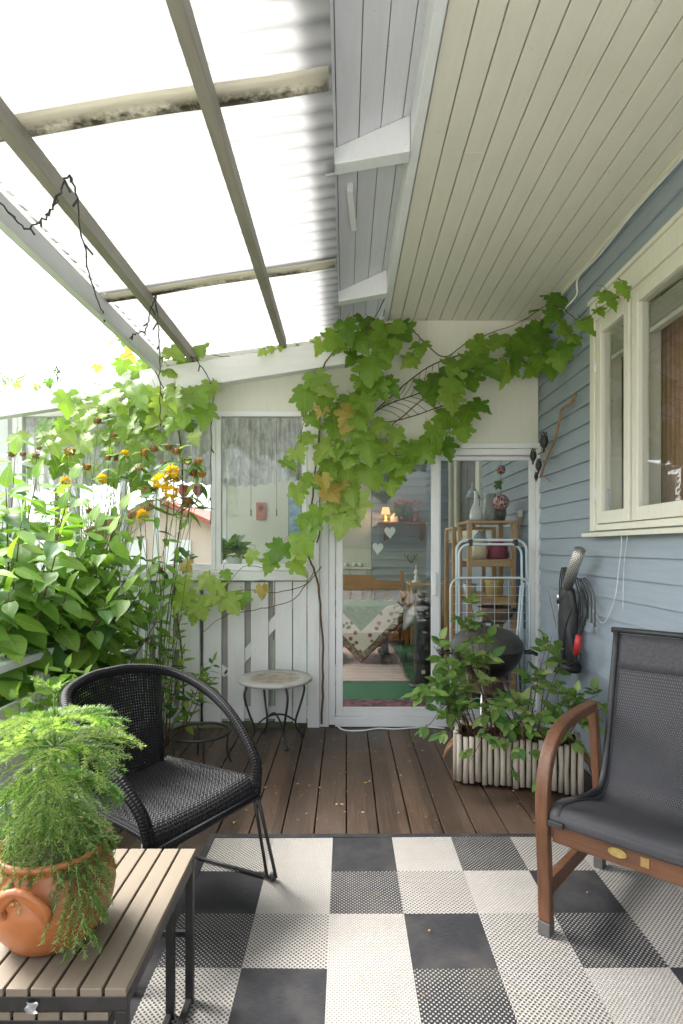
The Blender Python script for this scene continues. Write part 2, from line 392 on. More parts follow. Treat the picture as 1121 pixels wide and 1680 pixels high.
siding(s,(WX,-1.6,0),(0,1,0),n_,WY0+1.6,-.3,2.95); siding(s,(WX,WY1,0),(0,1,0),n_,4.14-WY1,-.3,2.95)
siding(s,(WX,WY0,0),(0,1,0),n_,WY1-WY0,-.3,WZ0); siding(s,(WX,WY0,0),(0,1,0),n_,WY1-WY0,WZ1,2.95)
R0,R1=5.95,7.55                                       # second window, inside the garden room
siding(s,(WX,4.14,0),(0,1,0),n_,R0-4.14,-.3,2.95); siding(s,(WX,R1,0),(0,1,0),n_,FY-R1,-.3,2.95)
siding(s,(WX,R0,0),(0,1,0),n_,R1-R0,-.3,WZ0); siding(s,(WX,R0,0),(0,1,0),n_,R1-R0,WZ1,2.95)
s.build('wall',MAT['siding'],house)
s=MB(); siding(s,(.36,FY,0),(1,0,0),(0,-1,0),WX-.36,0,2.95,1.9); s.box(.355,WX,FY+.003,FY+.1,0,2.95)
s.build('wing_wall',MAT['siding'],house)
MAT['inner']=surf('interior_wall',(.55,.40,.29),(.42,.29,.20),.8,2,bstr=.05)
s=MB(); X1=4.6
s.box(X1,X1+.1,5.2,FY,0,2.9); s.box(X1,X1+.1,-1.6,5.2,0,.8); s.box(X1,X1+.1,-1.6,5.2,2.6,2.9); s.box(WX+.45,X1,5.2,5.3,0,2.9); s.box(WX+.01,X1,-1.7,-1.6,0,2.9); s.box(WX+.01,X1,FY,FY+.1,0,2.9); s.box(WX+.01,X1,-1.6,FY,-.1,0); s.box(WX+.01,X1,-1.6,FY,2.9,3.0)
s.build('inner_room',MAT['inner'],house)
MAT['curtain']=surf('curtain_cloth',(.42,.25,.17),(.34,.19,.13),.9,30,bstr=.3)
MAT['slat']=surf('blind_slat',(.62,.6,.52),(.55,.53,.46),.4,20)
def house_window(y0,y1,detail):
    cas=.10; xo=WX-.045
    wn=MB()                                            # casing boards round the opening
    wn.box(xo,WX+.01,y1-.0,y1+.058,WZ0-.0,WZ1+.11); wn.box(xo,WX+.01,y0-.075,y0,WZ0,WZ1+.11); wn.box(xo,WX+.01,y0,y1,WZ1,WZ1+.11)
    wn.box(xo-.012,WX+.01,y0-.08,y1+.062,WZ1+.112,WZ1+.135)
    fr=wn.build('window',MAT['cream'],house,bevel=.004)
    f=MB(); a=.05                                      # frame lining, set back
    f.box(WX-.035,WX+.10,y1-.022,y1-.001,WZ0,WZ1); f.box(WX-.035,WX+.10,y0+.001,y0+.022,WZ0,WZ1); f.box(WX-.035,WX+.10,y0+.022,y1-.022,WZ1-.03,WZ1-.001); f.box(WX-.035,WX+.10,y0+.022,y1-.022,WZ0+.001,WZ0+.035)
    ym=y1-.40
    f.box(WX-.02,WX+.10,ym-.011,ym+.011,WZ0+.035,WZ1-.03)
    f.build('frame',MAT['cream'],fr,bevel=.004)
    sl=MB(); sl.bar((WX+.01,(y0+y1)/2,WZ0-.012),(xo-.035,(y0+y1)/2,WZ0-.022),y1-y0+.17,.022); sl.build('sill',MAT['cream'],fr,bevel=.003)
    for (ya,yb) in ((ym+.013,y1-.024),(y0+.024,ym-.013)):
        st=MB(); t=.055; za,zb=WZ0+.038,WZ1-.033
        x0,x1=WX-.045,WX+.012
        st.box(x0,x1,ya,ya+t,za,zb); st.box(x0,x1,yb-t,yb,za,zb); st.box(x0,x1,ya+t,yb-t,za,za+.065); st.box(x0,x1,ya+t,yb-t,zb-t,zb)
        st.build('sash',MAT['cream'],fr,bevel=.004)
        gl=MB(); gl.box(WX-.022,WX-.018,ya+t,yb-t,za+.065,zb-t); gl.build('pane',MAT['glass'],fr)
        if detail:
            bl=MB()
            for k in range(9): bl.box(WX+.02,WX+.045,ya+t-.01,yb-t+.01,zb-t-.015-.012*k,zb-t-.012-.012*k)
            bl.box(WX+.015,WX+.05,ya+t-.01,yb-t+.01,zb-t-.145,zb-t-.125); bl.build('blind',MAT['slat'],fr)
    if detail:
        for z in (WZ0+.2,WZ1-.25):
            h=MB(); h.tube([(WX-.050,y1-.023,z-.035),(WX-.050,y1-.023,z+.035)],.007,8); h.build('hinge',MAT['alu'],fr)
        stk=MB(); stk.box(WX-.017,WX-.0155,y1-.118,y1-.098,WZ0+.11,WZ0+.22); stk.build('sticker',surf('sticker_blue',(.10,.13,.3),(.6,.6,.65),.4,60),fr)
    cu=MB(); cu.grid(lambda u,v:(WX+.16+.018*math.sin(u*55),y1-.60+u*.33,WZ0-.1+v*1.5),80,1); cu.build('curtain',MAT['curtain'],fr,solid=.002)
    cu=MB(); cu.grid(lambda u,v:(WX+.17+.014*math.sin(u*50),y1-.07+u*.36,WZ0-.1+v*1.5),80,1); cu.build('curtain',surf('olive_curtain',(.36,.34,.27),(.27,.25,.19),.9,30,(1,9,1)),fr,solid=.002)
house_window(WY0,WY1,True)
house_window(R0,R1,False)
# boarded soffit under the eave
SX0,SZ=.31,2.95
MAT['soffit']=white_paint('cream_soffit_boards',(.72,.70,.61),'y',.25)
s=MB(); bw=.0925; k=0; x=SX0
while x<WX-.005:
    xe=min(x+bw,WX-.003); cuts=[-.3,FY]
    if k in (2,4,9): cuts=[-.3,(2.38,3.6,1.2)[(2,4,9).index(k)],FY]
    for a,b in zip(cuts[:-1],cuts[1:]):
        s.box(x+.0022,xe-.0022,a+.0012,b-.0012,SZ+rnd(-.0012,.0012),SZ+.02)
    x+=bw; k+=1
s.build('soffit',MAT['soffit'],house,bevel=.0025)
s=MB(); s.box(SX0,WX,-.3,FY,SZ+.022,SZ+.04); s.build('soffit_backing',MAT['joist'],house)
s=MB(); s.box(WX-.03,WX-.019,-1.6,4.12,SZ-.028,SZ-.003); s.build('soffit_moulding',MAT['soffit'],house,bevel=.003)
# sloping pale boards and rafter tails of the eave, with the white fascia
SL=.447
def ez(x): return 2.915+SL*(x+.10)
s=MB(); xs=[-.125,-.035,.055,.145,.235,.29]
for a,b in zip(xs[:-1],xs[1:]):
    s.prism([(a+.0015,ez(a+.0015)),(b-.0015,ez(b-.0015)),(b-.0015,ez(b)+.02),(a+.0015,ez(a)+.02)],lambda x,z:(x,-.3,z),lambda x,z:(x,FY,z))
s.build('eave_boards',MAT['eave'],house,bevel=.002)
s=MB(); s.box(.268,SX0-.002,-.3,FY,SZ-.012,ez(.29)+.01); s.build('fascia',MAT['trim'],house,bevel=.004)
for y in (1.03,2.335,3.64,4.95,6.25):
    t=MB(); t.prism([(-.085,2.865),(.2665,2.925),(.2665,ez(.2665)-.002),(-.085,ez(-.085)-.002)],lambda x,z:(x,y,z),lambda x,z:(x,y+.07,z)); t.build('rafter_tail',MAT['trim'],house,bevel=.003)
t=MB(); t.bar((.02,2.62,2.945),(.045,2.95,2.95),.03,.02); t.bar((.02,2.62,2.93),(.022,2.62,2.97),.03,.03); t.build('eave_batten',MAT['trim'],house,bevel=.003)
s=MB(); s.prism([(-.21,ez(-.21)+.085),(-.10,ez(-.10)+.024),(4.8,ez(4.8)+.024),(4.8,ez(4.8)+.2),(-.21,ez(-.21)+.12)],lambda x,z:(x,-.35,z),lambda x,z:(x,FY+.2,z)); s.build('roof',surf('roof_tiles',(.16,.05,.035),(.10,.035,.025),.8,5),house)
s=MB(); c=spline([(WX-.03,2.2,SZ-.05),(WX-.04,2.7,SZ-.045),(WX-.035,3.1,SZ-.055),(WX-.05,3.35,SZ-.06),(WX-.03,3.42,SZ-.13),(WX-.05,3.5,SZ-.16),(WX-.03,3.62,SZ-.14)],8); s.tube(c,.006,6)
s.build('cable',MAT['alu'],house)

# ------------------------------------------------------------------ porch roof
def rz(x): return 2.865+.154*(x+.064)
porch=thing('porch_roof','corrugated see-through plastic porch roof on grey purlins over the deck','porch roof',(-.7,2,2.3))
PER=.085
def corr(mb,x0,x1,y0,y1,dz=0,nx=3,amp=.0095):
    ny=int((y1-y0)/PER*10)
    mb.grid(lambda u,v:(x0+(x1-x0)*u, y0+(y1-y0)*v, rz(x0+(x1-x0)*u)+dz+amp*math.sin(2*PI*(y0+(y1-y0)*v)/PER)),nx,ny)
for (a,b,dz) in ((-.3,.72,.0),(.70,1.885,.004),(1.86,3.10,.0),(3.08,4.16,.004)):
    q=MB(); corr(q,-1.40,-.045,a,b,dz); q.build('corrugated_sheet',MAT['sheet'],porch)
for y in (.64,1.83,3.055):
    q=MB(); q.grid(lambda u,v:(-1.38+1.325*u,y+.10*(1-v)*(1.0 if y<2 else .95),rz(-1.38+1.325*u)-.016-.004*math.sin(u*9)),24,4); q.build('lap_strip',MAT['lap'],porch,solid=.002)
# A and B purlins, white outer beam C, sloping white beam along the partition
q=MB(); q.box(-.462,-.418,-.3,4.055,2.700,2.772); q.build('purlin',MAT['purlin'],porch,bevel=.003)
q=MB(); q.box(-1.10,-1.056,-.3,4.055,2.610,2.682); q.build('purlin',MAT['purlin'],porch,bevel=.003)
q=MB(); q.box(-1.345,-1.30,-.3,4.055,2.535,2.642); q.build('edge_beam',MAT['purlin_white'],porch,bevel=.003)
def bz(x): return 2.302+.154*(x+2.43)
q=MB(); q.prism([(-2.9,bz(-2.9)-.09),(.25,bz(.25)-.09),(.25,bz(.25)+.085),(-2.9,bz(-2.9)+.085)],lambda x,z:(x,3.985,z),lambda x,z:(x,4.06,z)); q.build('wall_beam',MAT['white'],porch,bevel=.004)
for px,py in ((283,615),(508,617)):
    p=P(px,py,4.0); q=MB(); q.box(p.x-.035,p.x+.035,4.062,4.105,p.z-.03,p.z+.035); q.build('bracket',MAT['white'],porch,bevel=.003)
# wavy mossy flakes on the sheet edge above the outer beam
q=MB()
for k in range(34):
    y=1.2+k*.0855+rnd(-.01,.01); q.add([(-1.29,y,2.652),(-1.272,y+.02,2.648),(-1.268,y+.05,2.65),(-1.29,y+.06,2.654)],[(0,1,2,3)])
q.build('moss_flakes',MAT['lap'],porch)

# ------------------------------------------------------------------ garden room: partition with windows, sliding door, fence boards
room=thing('garden_room','white framed glazed garden room with sliding door and boarded lower wall','garden room',(-.5,YB,0))
yb0,yb1=YB,YB+.045
XD0,XD1=Xw(540),Xw(888)
DT=Zw(735)
q=MB()
q.prism([(-.265,DT+.012),(WX-.021,DT+.012),(WX-.021,SZ-.004),(.262,SZ-.004),(.262,2.88),(-.10,2.84),(-.265,2.815)],lambda x,z:(x,yb0,z),lambda x,z:(x,yb1,z))
q.build('panel',MAT['panel'],room)
q=MB(); q.box(Xw(700)-.002,Xw(700)+.002,yb0-.0015,yb0+.001,Zw(690),SZ-.006); q.build('panel_seam',MAT['slat'],room)
ZS=Zw(675)
q=MB(); q.prism([(-.267,ZS),(-.267,2.80),(-1.30,2.66),(-2.45,2.42),(-2.62,ZS+.03),(-2.62,ZS)],lambda x,z:(x,yb0+.004,z),lambda x,z:(x,yb1,z)); q.build('panel',MAT['panel'],room)
q=MB(); q.box(Xw(505),Xw(525)-.001,yb0-.03,yb1,.0,Zw(612)); q.build('post',MAT['white_z'],room,bevel=.004)
q=MB(); q.box(Xw(525),XD0-.001,yb0-.012,yb1,.0,DT); q.build('post',MAT['white_z'],room,bevel=.004)
q=MB(); q.box(XD1+.001,WX-.021,yb0-.008,yb1,.0,DT); q.build('post',MAT['white_z'],room,bevel=.003)
q=MB(); q.box(Xw(525),XD1+.004,yb0-.018,yb0-.001,DT-.004,DT+.034); q.build('door_head',MAT['white'],room,bevel=.003)
# sliding door
fr=MB(); zt=DT-.006; zb=.014
fr.box(XD0,XD0+.045,yb0-.006,yb1+.05,zb,zt); fr.box(XD1-.03,XD1,yb0-.006,yb1+.05,zb,zt); fr.box(XD0+.045,XD1-.03,yb0-.006,yb1+.05,zt-.045,zt); fr.box(XD0+.045,XD1-.03,yb0-.02,yb1+.05,zb-.01,zb+.06)
door=fr.build('sliding_door',MAT['alu'],room,bevel=.003)
def sash(x0,x1,y,wl,wr,name='sash'):
    st=MB(); za,zbb=zb+.062,zt-.047
    st.box(x0,x0+wl,y,y+.03,za,zbb); st.box(x1-wr,x1,y,y+.03,za,zbb); st.box(x0+wl,x1-wr,y,y+.03,za,za+.06); st.box(x0+wl,x1-wr,y,y+.03,zbb-.03,zbb)
    st.build(name,MAT['alu'],door,bevel=.003)
    gl=MB(); gl.box(x0+wl,x1-wr,y+.013,y+.017,za+.06,zbb-.03); gl.build('pane',MAT['glass'],door)
sash(XD0+.05,Xw(722),yb0+.002,.05,.062)
sash(Xw(714),XD1-.031,yb0+.042,.05,.04)
hn=MB(); hn.box(Xw(711),Xw(716),yb0-.022,yb0+.0,.95,1.12); hn.build('handle',MAT['alu'],door,bevel=.004)
# windows above the boarded wall
edges=[(Xw(-150),Xw(30)),(Xw(30),Xw(355)),(Xw(355),Xw(504))]
for i,(a,b) in enumerate(edges):
    zt_,zb_=ZS-.002,Zw(936)
    st=MB(); t=.036; y0,y1=yb0-.012,yb1
    st.box(a+.001,a+t,y0,y1,zb_,zt_); st.box(b-t,b-.001,y0,y1,zb_,zt_); st.box(a+t,b-t,y0,y1,zb_,zb_+t+.012); st.box(a+t,b-t,y0,y1,zt_-t,zt_)
    wnd=st.build('window',MAT['alu'],room,bevel=.003)
    gl=MB(); gl.box(a+t,b-t,y0+.022,y0+.026,zb_+t+.012,zt_-t); gl.build('pane',MAT['glass'],wnd)
q=MB(); q.box(-2.62,Xw(505)-.001,yb0-.05,yb1,Zw(952),Zw(937)); q.build('sill',MAT['white'],room,bevel=.004)
# boarded lower wall: back boards, diagonal braces, front boards
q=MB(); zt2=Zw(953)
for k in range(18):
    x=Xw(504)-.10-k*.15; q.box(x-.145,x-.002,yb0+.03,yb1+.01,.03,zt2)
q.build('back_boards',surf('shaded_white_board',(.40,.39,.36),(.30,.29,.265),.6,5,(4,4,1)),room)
q=MB()
q.bar((Xw(372),yb0+.022,Zw(1110)),(Xw(500),yb0+.022,Zw(965)),.02,.07,(0,0,1)); q.bar((Xw(372),yb0+.022,Zw(1105)),(-1.9,yb0+.022,Zw(970)),.02,.07,(0,0,1)); q.box(-2.6,Xw(505),yb0+.012,yb0+.028,Zw(1180),Zw(1160))
q.build('brace',MAT['white'],room,bevel=.003)
q=MB()
for a,b in ((481,503.5),(452,480),(412,441),(374,402),(334,364),(295,329),(256,286),(217,246),(178,206)):
    dz=rnd(-.008,.008); q.box(Xw(a)+.001,Xw(b)-.001,yb0-.012+rnd(-.002,.002),yb0+.010,.025+rnd(0,.02),zt2-.002+min(dz,0))
q.build('fence_boards',MAT['white_z'],room,bevel=.003)
q=MB(); q.tube([(Xw(333),yb0-.03,.02),(Xw(333),yb0-.03,Zw(990))],.007,8); q.build('rod',MAT['black'],room)
# grey corrugated sheet hanging inside the windows
q=MB()
def lowz(x): return 1.83+.055*math.sin(x*3+1)+.009*math.sin(2*PI*x/.076)+(.0 if x>-1.4 else -.1*min(1,(-1.4-x)*2))
q.grid(lambda u,v:(-2.6+2.3*u,YB+.30+.011*math.sin(2*PI*(2.3*u)/.076),lowz(-2.6+2.3*u)*(1-v)+v*2.42+v*.06*u*3),300,6)
def mat_streak():
    m,nt=nm('streaked_sheet'); n=N(nt,'TexNoise',{'Vector':coords(nt,(12,1,1.8)),'Scale':3.5,'Detail':9,'Roughness':.75}); n2=N(nt,'TexNoise',{'Vector':coords(nt,(1,1,.6)),'Scale':11,'Detail':9,'Roughness':.75})
    col=ramp(nt,n.outputs[0],[(.35,(.34,.34,.32)),(.62,(.75,.75,.74))]); col=mixc(nt,ramp(nt,n2.outputs[0],[(.5,0.0),(.68,.8)]),col,(.22,.22,.2))
    d=N(nt,'BsdfDiffuse',{0:col}); t=N(nt,'BsdfTranslucent',{0:col}); mx=N(nt,'MixShader',{0:.5,1:d.outputs[0],2:t.outputs[0]}); N(nt,'OutputMaterial',{0:mx.outputs[0]}); return m
q.build('hanging_sheet',mat_streak(),room)
# room roof, rafters, far wall, left posts
q=MB(); corr(q,-2.62,-.045,YB+.05,FY,-.10,4); q.build('roof_sheet',MAT['dirtysheet'],room)
for y in (4.9,5.7,6.5,7.3):
    q=MB(); q.prism([(-2.6,rz(-2.6)-.20),(-.07,rz(-.07)-.20),(-.07,rz(-.07)-.125),(-2.6,rz(-2.6)-.125)],lambda x,z:(x,y,z),lambda x,z:(x,y+.045,z)); q.build('rafter',MAT['white'],room)
for x in (-.46,-1.08,-1.6):
    q=MB(); q.box(x-.022,x+.022,YB+.06,FY,rz(x)-.285,rz(x)-.205); q.build('purlin',MAT['white'],room)
q=MB(); q.prism([(-1.62,0),(.352,0),(.352,2.75),(-.2,2.72),(-1.62,2.42)],lambda x,z:(x,FY,z),lambda x,z:(x,FY+.08,z)); q.build('far_wall',MAT['panel'],room)
q=MB()
for k in range(8): q.box(-1.6+k*.24,-1.38+k*.24-.012,FY-.018,FY-.001,.12,1.0)
q.box(-1.62,.352,FY-.06,FY-.001,1.003,1.03); q.build('wainscot',MAT['white_z'],room,bevel=.003)
q=MB()
for y in (4.3,5.4,6.6,7.75): q.box(-2.62,-2.55,y,y+.07,0,2.3)
q.box(-2.62,-2.55,4.38,7.74,.85,.92); q.box(-1.72,-1.63,FY,FY+.08,0,2.3); q.box(-2.54,-1.73,FY,FY+.06,.85,.92); q.box(-2.6,-2.57,4.38,7.74,.1,.85); q.box(-2.54,-1.73,FY+.01,FY+.04,.1,.85)
q.build('side_frame',MAT['white_z'],room)
MAT['green_carpet']=surf('green_carpet',(.022,.11,.042),(.03,.15,.06),.95,60,bstr=.5,bscale=300)
q=MB(); q.box(-2.62,WX-.02,YB+.1,FY-.003,.0,.10)
tag(q.build('room_floor',MAT['green_carpet']),'green carpeted floor of the garden room','floor',kind='structure')

# ------------------------------------------------------------------ railing
rail=thing('deck_railing','low white wooden railing half buried in the green shrub','railing',(-1.48,3,0))
q=MB(); q.bar((-1.50,-.3,.79),(-1.46,4.02,.80),.12,.034); q.build('top_rail',MAT['trim'],rail,bevel=.004)
for z in (.56,.34,.14):
    q=MB(); q.bar((-1.475,-.3,z),(-1.435,4.0,z+.005),.022,.12); q.build('side_rail',MAT['trim'],rail,bevel=.004)
for y in (.2,1.5,2.75,3.96):
    q=MB(); q.box(-1.535+.008*y,-1.465+.008*y-.018,y,y+.07,-.2,.772); q.build('post',MAT['trim'],rail,bevel=.004)
# ------------------------------------------------------------------ checked rug
def weave(name, base, dot, per, thr, plain=False):
    m,nt=nm(name)
    tc=N(nt,'TexCoord'); sx=N(nt,'SeparateXYZ',{0:tc.outputs['Object']}); k=PI/per
    n=N(nt,'TexNoise',{'Vector':tc.outputs['Object'],'Scale':5,'Detail':6})
    if plain:
        st=N(nt,'TexNoise',{'Vector':coords(nt,(20,300,1)),'Scale':2,'Detail':3})
        col=ramp(nt,st.outputs[0],[(.3,tuple(x*.75 for x in base)),(.7,tuple(x*1.5 for x in base))]); bump=st.outputs[0]
    else:
        a=math_(nt,'SINE',math_(nt,'MULTIPLY',sx.outputs[0],k)); b=math_(nt,'SINE',math_(nt,'MULTIPLY',sx.outputs[1],k))
        p=math_(nt,'MULTIPLY',a,b)
        f=N(nt,'MapRange',{0:p,1:thr-.12,2:thr+.12,3:0.0,4:1.0}).outputs[0]
        col=mixc(nt,f,base,dot); bump=p
    col=mixc(nt,ramp(nt,n.outputs[0],[(.45,0.0),(.75,.22)]),col,(.20,.185,.16))
    return finish(m,nt,col,.85,0,.2,bump,.5,.003)
LT,DK=(.33,.312,.29),(.022,.022,.025)
rugm=[weave('rug_light',LT,(.13,.125,.12),.0066,.60),weave('rug_mid',LT,(.06,.058,.057),.0080,.20),weave('rug_dark',DK,(.27,.26,.245),.0080,.38),weave('rug_black',DK,DK,.01,0,True)]
W_,M_,D_,B_=0,1,2,3
rows=["MWBWDMWBW","BWDMWBMWD","DMWBMDMWB","MBWDMWBMW","WDMWBWDMB","BWDMWBMWD","DMWBMDMWB"]
q=MB(); S=.262; x0=-.580; y0=2.53
idx={'W':0,'M':1,'D':2,'B':3}
for r,row in enumerate(rows):
    for c,ch in enumerate(row):
        xa=x0+c*S; yb=y0-r*S
        wv=lambda x,y:.011+.0025*math.sin(x*3.1+y*2.3)
        n=4; vs=[(xa+S*i/n, yb-S+S*j/n, wv(xa+S*i/n,yb-S+S*j/n)) for i in range(n+1) for j in range(n+1)]
        q.add(vs,[(i*5+j,(i+1)*5+j,(i+1)*5+j+1,i*5+j+1) for i in range(n) for j in range(n)],idx[ch],None,True)
xr=x0+9*S; ye=y0-7*S
for a in ((x0-.03,x0+.0,ye,y0+.03),(x0,xr,y0,y0+.03)): q.box(a[0],a[1],a[2],a[3],.002,.0125,3)
q.box(xr,xr+.03,ye,y0+.03,.002,.0125,3)
rg=q.build('checked_rug',rugm); tag(rg,'black grey and cream checked outdoor rug covering the near deck','rug')

# ------------------------------------------------------------------ slatted tables
MAT['slatwood']=wood('grey_brown_slat',(.185,.15,.11),(.135,.11,.08),'y',.6,3,.2)
def slat_table(label,x1,x0,y0,y1,h,grp,rail):
    t=thing('slatted_table',label,'table',((x0+x1)/2,(y0+y1)/2,0),0,grp)
    q=MB(); pitch=.0482; x=x1; k=0
    while x-.0425>x0-.001:
        q.box(x-.0425,x,y0,y1,h-.016,h); x-=pitch
    q.build('top_slats',MAT['slatwood'],t,bevel=.002)
    f=MB(); b=.022; zt=h-.018
    f.box(x0,x1,y0+.004,y0+.004+b,zt-.03,zt); f.box(x0,x1,y1-.004-b,y1-.004,zt-.03,zt)
    f.box(x1-b-.002,x1-.002,y0+.026,y1-.026,zt-.03,zt-.0005); f.box(x0+.002,x0+b+.002,y0+.026,y1-.026,zt-.03,zt-.0005)
    f.build('frame',MAT['black'],t,bevel=.002)
    for xx in (x1-b-.002,x0+.002):
        for yy in (y0+.005,y1-.005-b):
            l=MB(); l.box(xx,xx+b,yy,yy+b,.0135 if yy<y0+.1 and False else .0135,zt-.0305); l.build('leg',MAT['black'],t,bevel=.002)
        l=MB(); l.box(xx+.002,xx+b-.002,y0+.006+b,y1-.006-b,.016,.034); l.build('foot_rail',MAT['black'],t,bevel=.002)
    if rail:
        f=MB(); f.box(x0+b,x1-b,y1-.02,y1-.008,.2,.215); f.build('stretcher',MAT['black'],t)
        f=MB(); f.grid(lambda u,v:(-.622+.022*u+.003*math.sin(v*7),y0-.0015-.003*math.sin(u*3),h-.024-.022*v),6,6); f.build('sticker',surf('shiny_tape',(.65,.68,.7),(.2,.22,.25),.2,60,metal=.6),t)
    return t
slat_table('larger slatted table with the clay pot standing on it',-.427,-1.03,1.109,1.626,.44,None,True)
slat_table('smaller slatted table nested under the larger one beside the rug',-.466,-.99,1.118,1.575,.386,None,False)

# ------------------------------------------------------------------ clay pot and feathery plant
pc=V((-.652,1.275,.4405))
pot=thing('terracotta_pot','glazed terracotta pot with looped handles on the slatted table','pot',pc)
q=MB()
prof=[(.001,0),(.080,0),(.092,.008),(.110,.035),(.124,.07),(.129,.10),(.125,.13),(.113,.158),(.104,.172),(.103,.180),(.112,.188),(.117,.196),(.115,.203),(.108,.204),(.101,.196),(.098,.18),(.10,.172)]
q.lathe(prof,48,pc); q.build('body',MAT['terracotta'],pot)
q=MB(); q.lathe([(.001,.176),(.05,.18),(.100,.174)],24,pc); q.build('soil',MAT['soil'],pot)
for a in (math.radians(-90),math.radians(90)):
    d=V((math.cos(a),math.sin(a),0)); s_=V((-math.sin(a),math.cos(a),0))
    for off in (-.0075,.0,.0075):
        pts=spline([pc+d*.110+s_*(-.04)+V((0,0,.10)),pc+d*.137+s_*(-.045+off)+V((0,0,.135)),pc+d*.150+s_*off+V((0,0,.178-abs(off)*.2)),pc+d*.137+s_*(.045+off)+V((0,0,.135)),pc+d*.110+s_*.04+V((0,0,.09))],7)
        q=MB(); q.tube(pts,.0085,8); 
        if off==-.0075: Hh=q
        else: Hh.add(q.v,q.f,0,None,True)
    Hh.build('handle',MAT['terracotta'],pot)
fern=thing('feathery_pot_plant','bright green feathery needle plant growing in the clay pot','plant',pc+V((0,0,.178)))
NB=MB(); ST=MB(); base=pc+V((0,0,.17))
def needles(pts, rad, dens, mi):
    for i in range(len(pts)-1):
        a,b=pts[i],pts[i+1]; L=(b-a).length; t=(b-a).normalized(); k=max(1,int(L*dens))
        for j in range(k):
            p=a.lerp(b,(j+rnd(0,1))/k); o=t.orthogonal().normalized(); o=Matrix.Rotation(rnd(0,2*PI),3,t)@o; o.z*=.6
            dd=(o+t*.55+V((0,0,.18))).normalized(); l=rad*rnd(.75,1.15); s_=dd.cross(t).normalized()*.0013
            NB.add([p-s_,p+s_,p+dd*l*.6+s_*.8,p+dd*l],[(0,1,2),(0,2,3)],mi,[(-.1,0),(.1,0),(.1,.6),(0,1)],False)
def frond(origin, az, el, L, droop, mi, kids=True):
    d=V((math.cos(az)*math.cos(el),math.sin(az)*math.cos(el),math.sin(el))); pts=[]; n=12
    for i in range(n+1):
        t=i/n; pts.append(origin+d*L*t+V((0,0,-droop*t*t*(1.15-.15*t))))
    ST.tube(pts,[.0026*(1-.75*i/n) for i in range(n+1)],5,mi=0)
    needles(pts[2:],.0135,900,mi)
    if not kids: return
    for i in range(3,n,2):
        t=i/n; td=(pts[i]-pts[i-1]).normalized(); side=td.cross(V((0,0,1))).normalized()
        bl=L*(.50*math.sin(PI*(t*.8+.12))+.04)
        for sg in (-1,1):
            o=pts[i].lerp(pts[i-1],rnd(0,1)); bd=(side*sg*rnd(.6,.9)+td*rnd(.7,1.0)+V((0,0,rnd(0,.25)))).normalized()
            l=bl*rnd(.7,1.1); q=[o+bd*l*s+V((0,0,-droop*.55*s*s*l/L)) for s in (0,.25,.5,.75,1)]
            ST.tube(q,[.0012,.001,.0009,.0008,.0005],3,mi=0); needles(q,.0125,900,mi if rnd(0,1)<.85 else 1-mi)
main=[base,base+V((.005,.0,.11)),base+V((-.002,.004,.22)),base+V((0,.0,.37))]
ST.tube(spline(main,6),[.006-.0035*i/18 for i in range(19)],6)
for (z,nb,L,el,dr) in ((.06,9,.135,.5,.14),(.11,9,.145,.42,.16),(.17,9,.155,.35,.14),(.24,10,.165,.30,.09),(.30,8,.15,.28,.05),(.365,5,.06,.7,.01)):
    a0=rnd(0,6)
    for k in range(nb):
        frond(base+V((0,0,z)),a0+2*PI*k/nb+rnd(-.2,.2),el+rnd(-.12,.12),L*rnd(.85,1.12),dr*rnd(.75,1.2),0 if rnd(0,1)<.75 else 1,L>.1)
for az,L,dr in ((-.85,.15,.22),(-.5,.13,.20),(-.98,.13,.25)): frond(base+V((.04,-.03,.05)),az,.5,L,dr,1 if az<-1 else 0)
needles(spline(main,6)[6:],.016,500,0)
NB.build('needles',[MAT['needle'],MAT['needle2']],fern); ST.build('stem',MAT['greenstem'],fern)

# ------------------------------------------------------------------ wicker chair
def mat_wicker(name, scale, holes):
    m,nt=nm(name); tc=N(nt,'TexCoord'); mp=N(nt,'Mapping',{'Vector':tc.outputs['UV'],'Scale':scale}); sx=N(nt,'SeparateXYZ',{0:mp.outputs[0]})
    a=math_(nt,'SINE',math_(nt,'MULTIPLY',sx.outputs[0],PI)); b=math_(nt,'SINE',math_(nt,'MULTIPLY',sx.outputs[1],PI))
    p=math_(nt,'MULTIPLY',a,b); hgt=math_(nt,'ABSOLUTE',p)
    col=ramp(nt,hgt,[(.0,(.0025,.0025,.003)),(.6,(.011,.011,.013))])
    al=None
    if holes: al=math_(nt,'GREATER_THAN',math_(nt,'MAXIMUM',math_(nt,'ABSOLUTE',a),math_(nt,'ABSOLUTE',b)),.42)
    return finish(m,nt,col,.5,0,.2,hgt,.7,.004,alpha=al)
MAT['wk_back']=mat_wicker('black_wicker_back',(36,34,1),True)
MAT['wk_tube']=mat_wicker('black_wicker_wrap',(6,95,1),False)
MAT['wk_seat']=mat_wicker('black_wicker_seat',(48,40,1),False)
ch=thing('wicker_armchair','black woven wicker armchair with hooped arms at the rug corner','chair',(-.654,2.05,0),math.radians(58))
def hoop(n=10):
    pts=[(-.245,-.225,.40),(-.262,-.20,.50),(-.285,-.06,.635),(-.285,.10,.725),(-.225,.235,.785),(-.10,.30,.812),(0,.31,.816)]
    pts=pts+[(-x,y,z) for x,y,z in pts[:-1]][::-1]; return spline(pts,n)
q=MB(); q.tube(hoop(),.0195,10); q.build('arm_hoop',MAT['wk_tube'],ch,local=True)
def seat_fn(u,v):
    x=-.245+.49*u; y=.22-.47*v; z=.425+.012*(abs(u-.5)*2)**2-.010*math.sin(PI*min(v,.85))
    if v>.82: t=(v-.82)/.18; z-=.055*t*t; y+=.018*t*t
    return (x*(.86+.14*v), y, z+.0022*math.sin(u*PI*44)*(1 if int(v*60)%2 else -1))
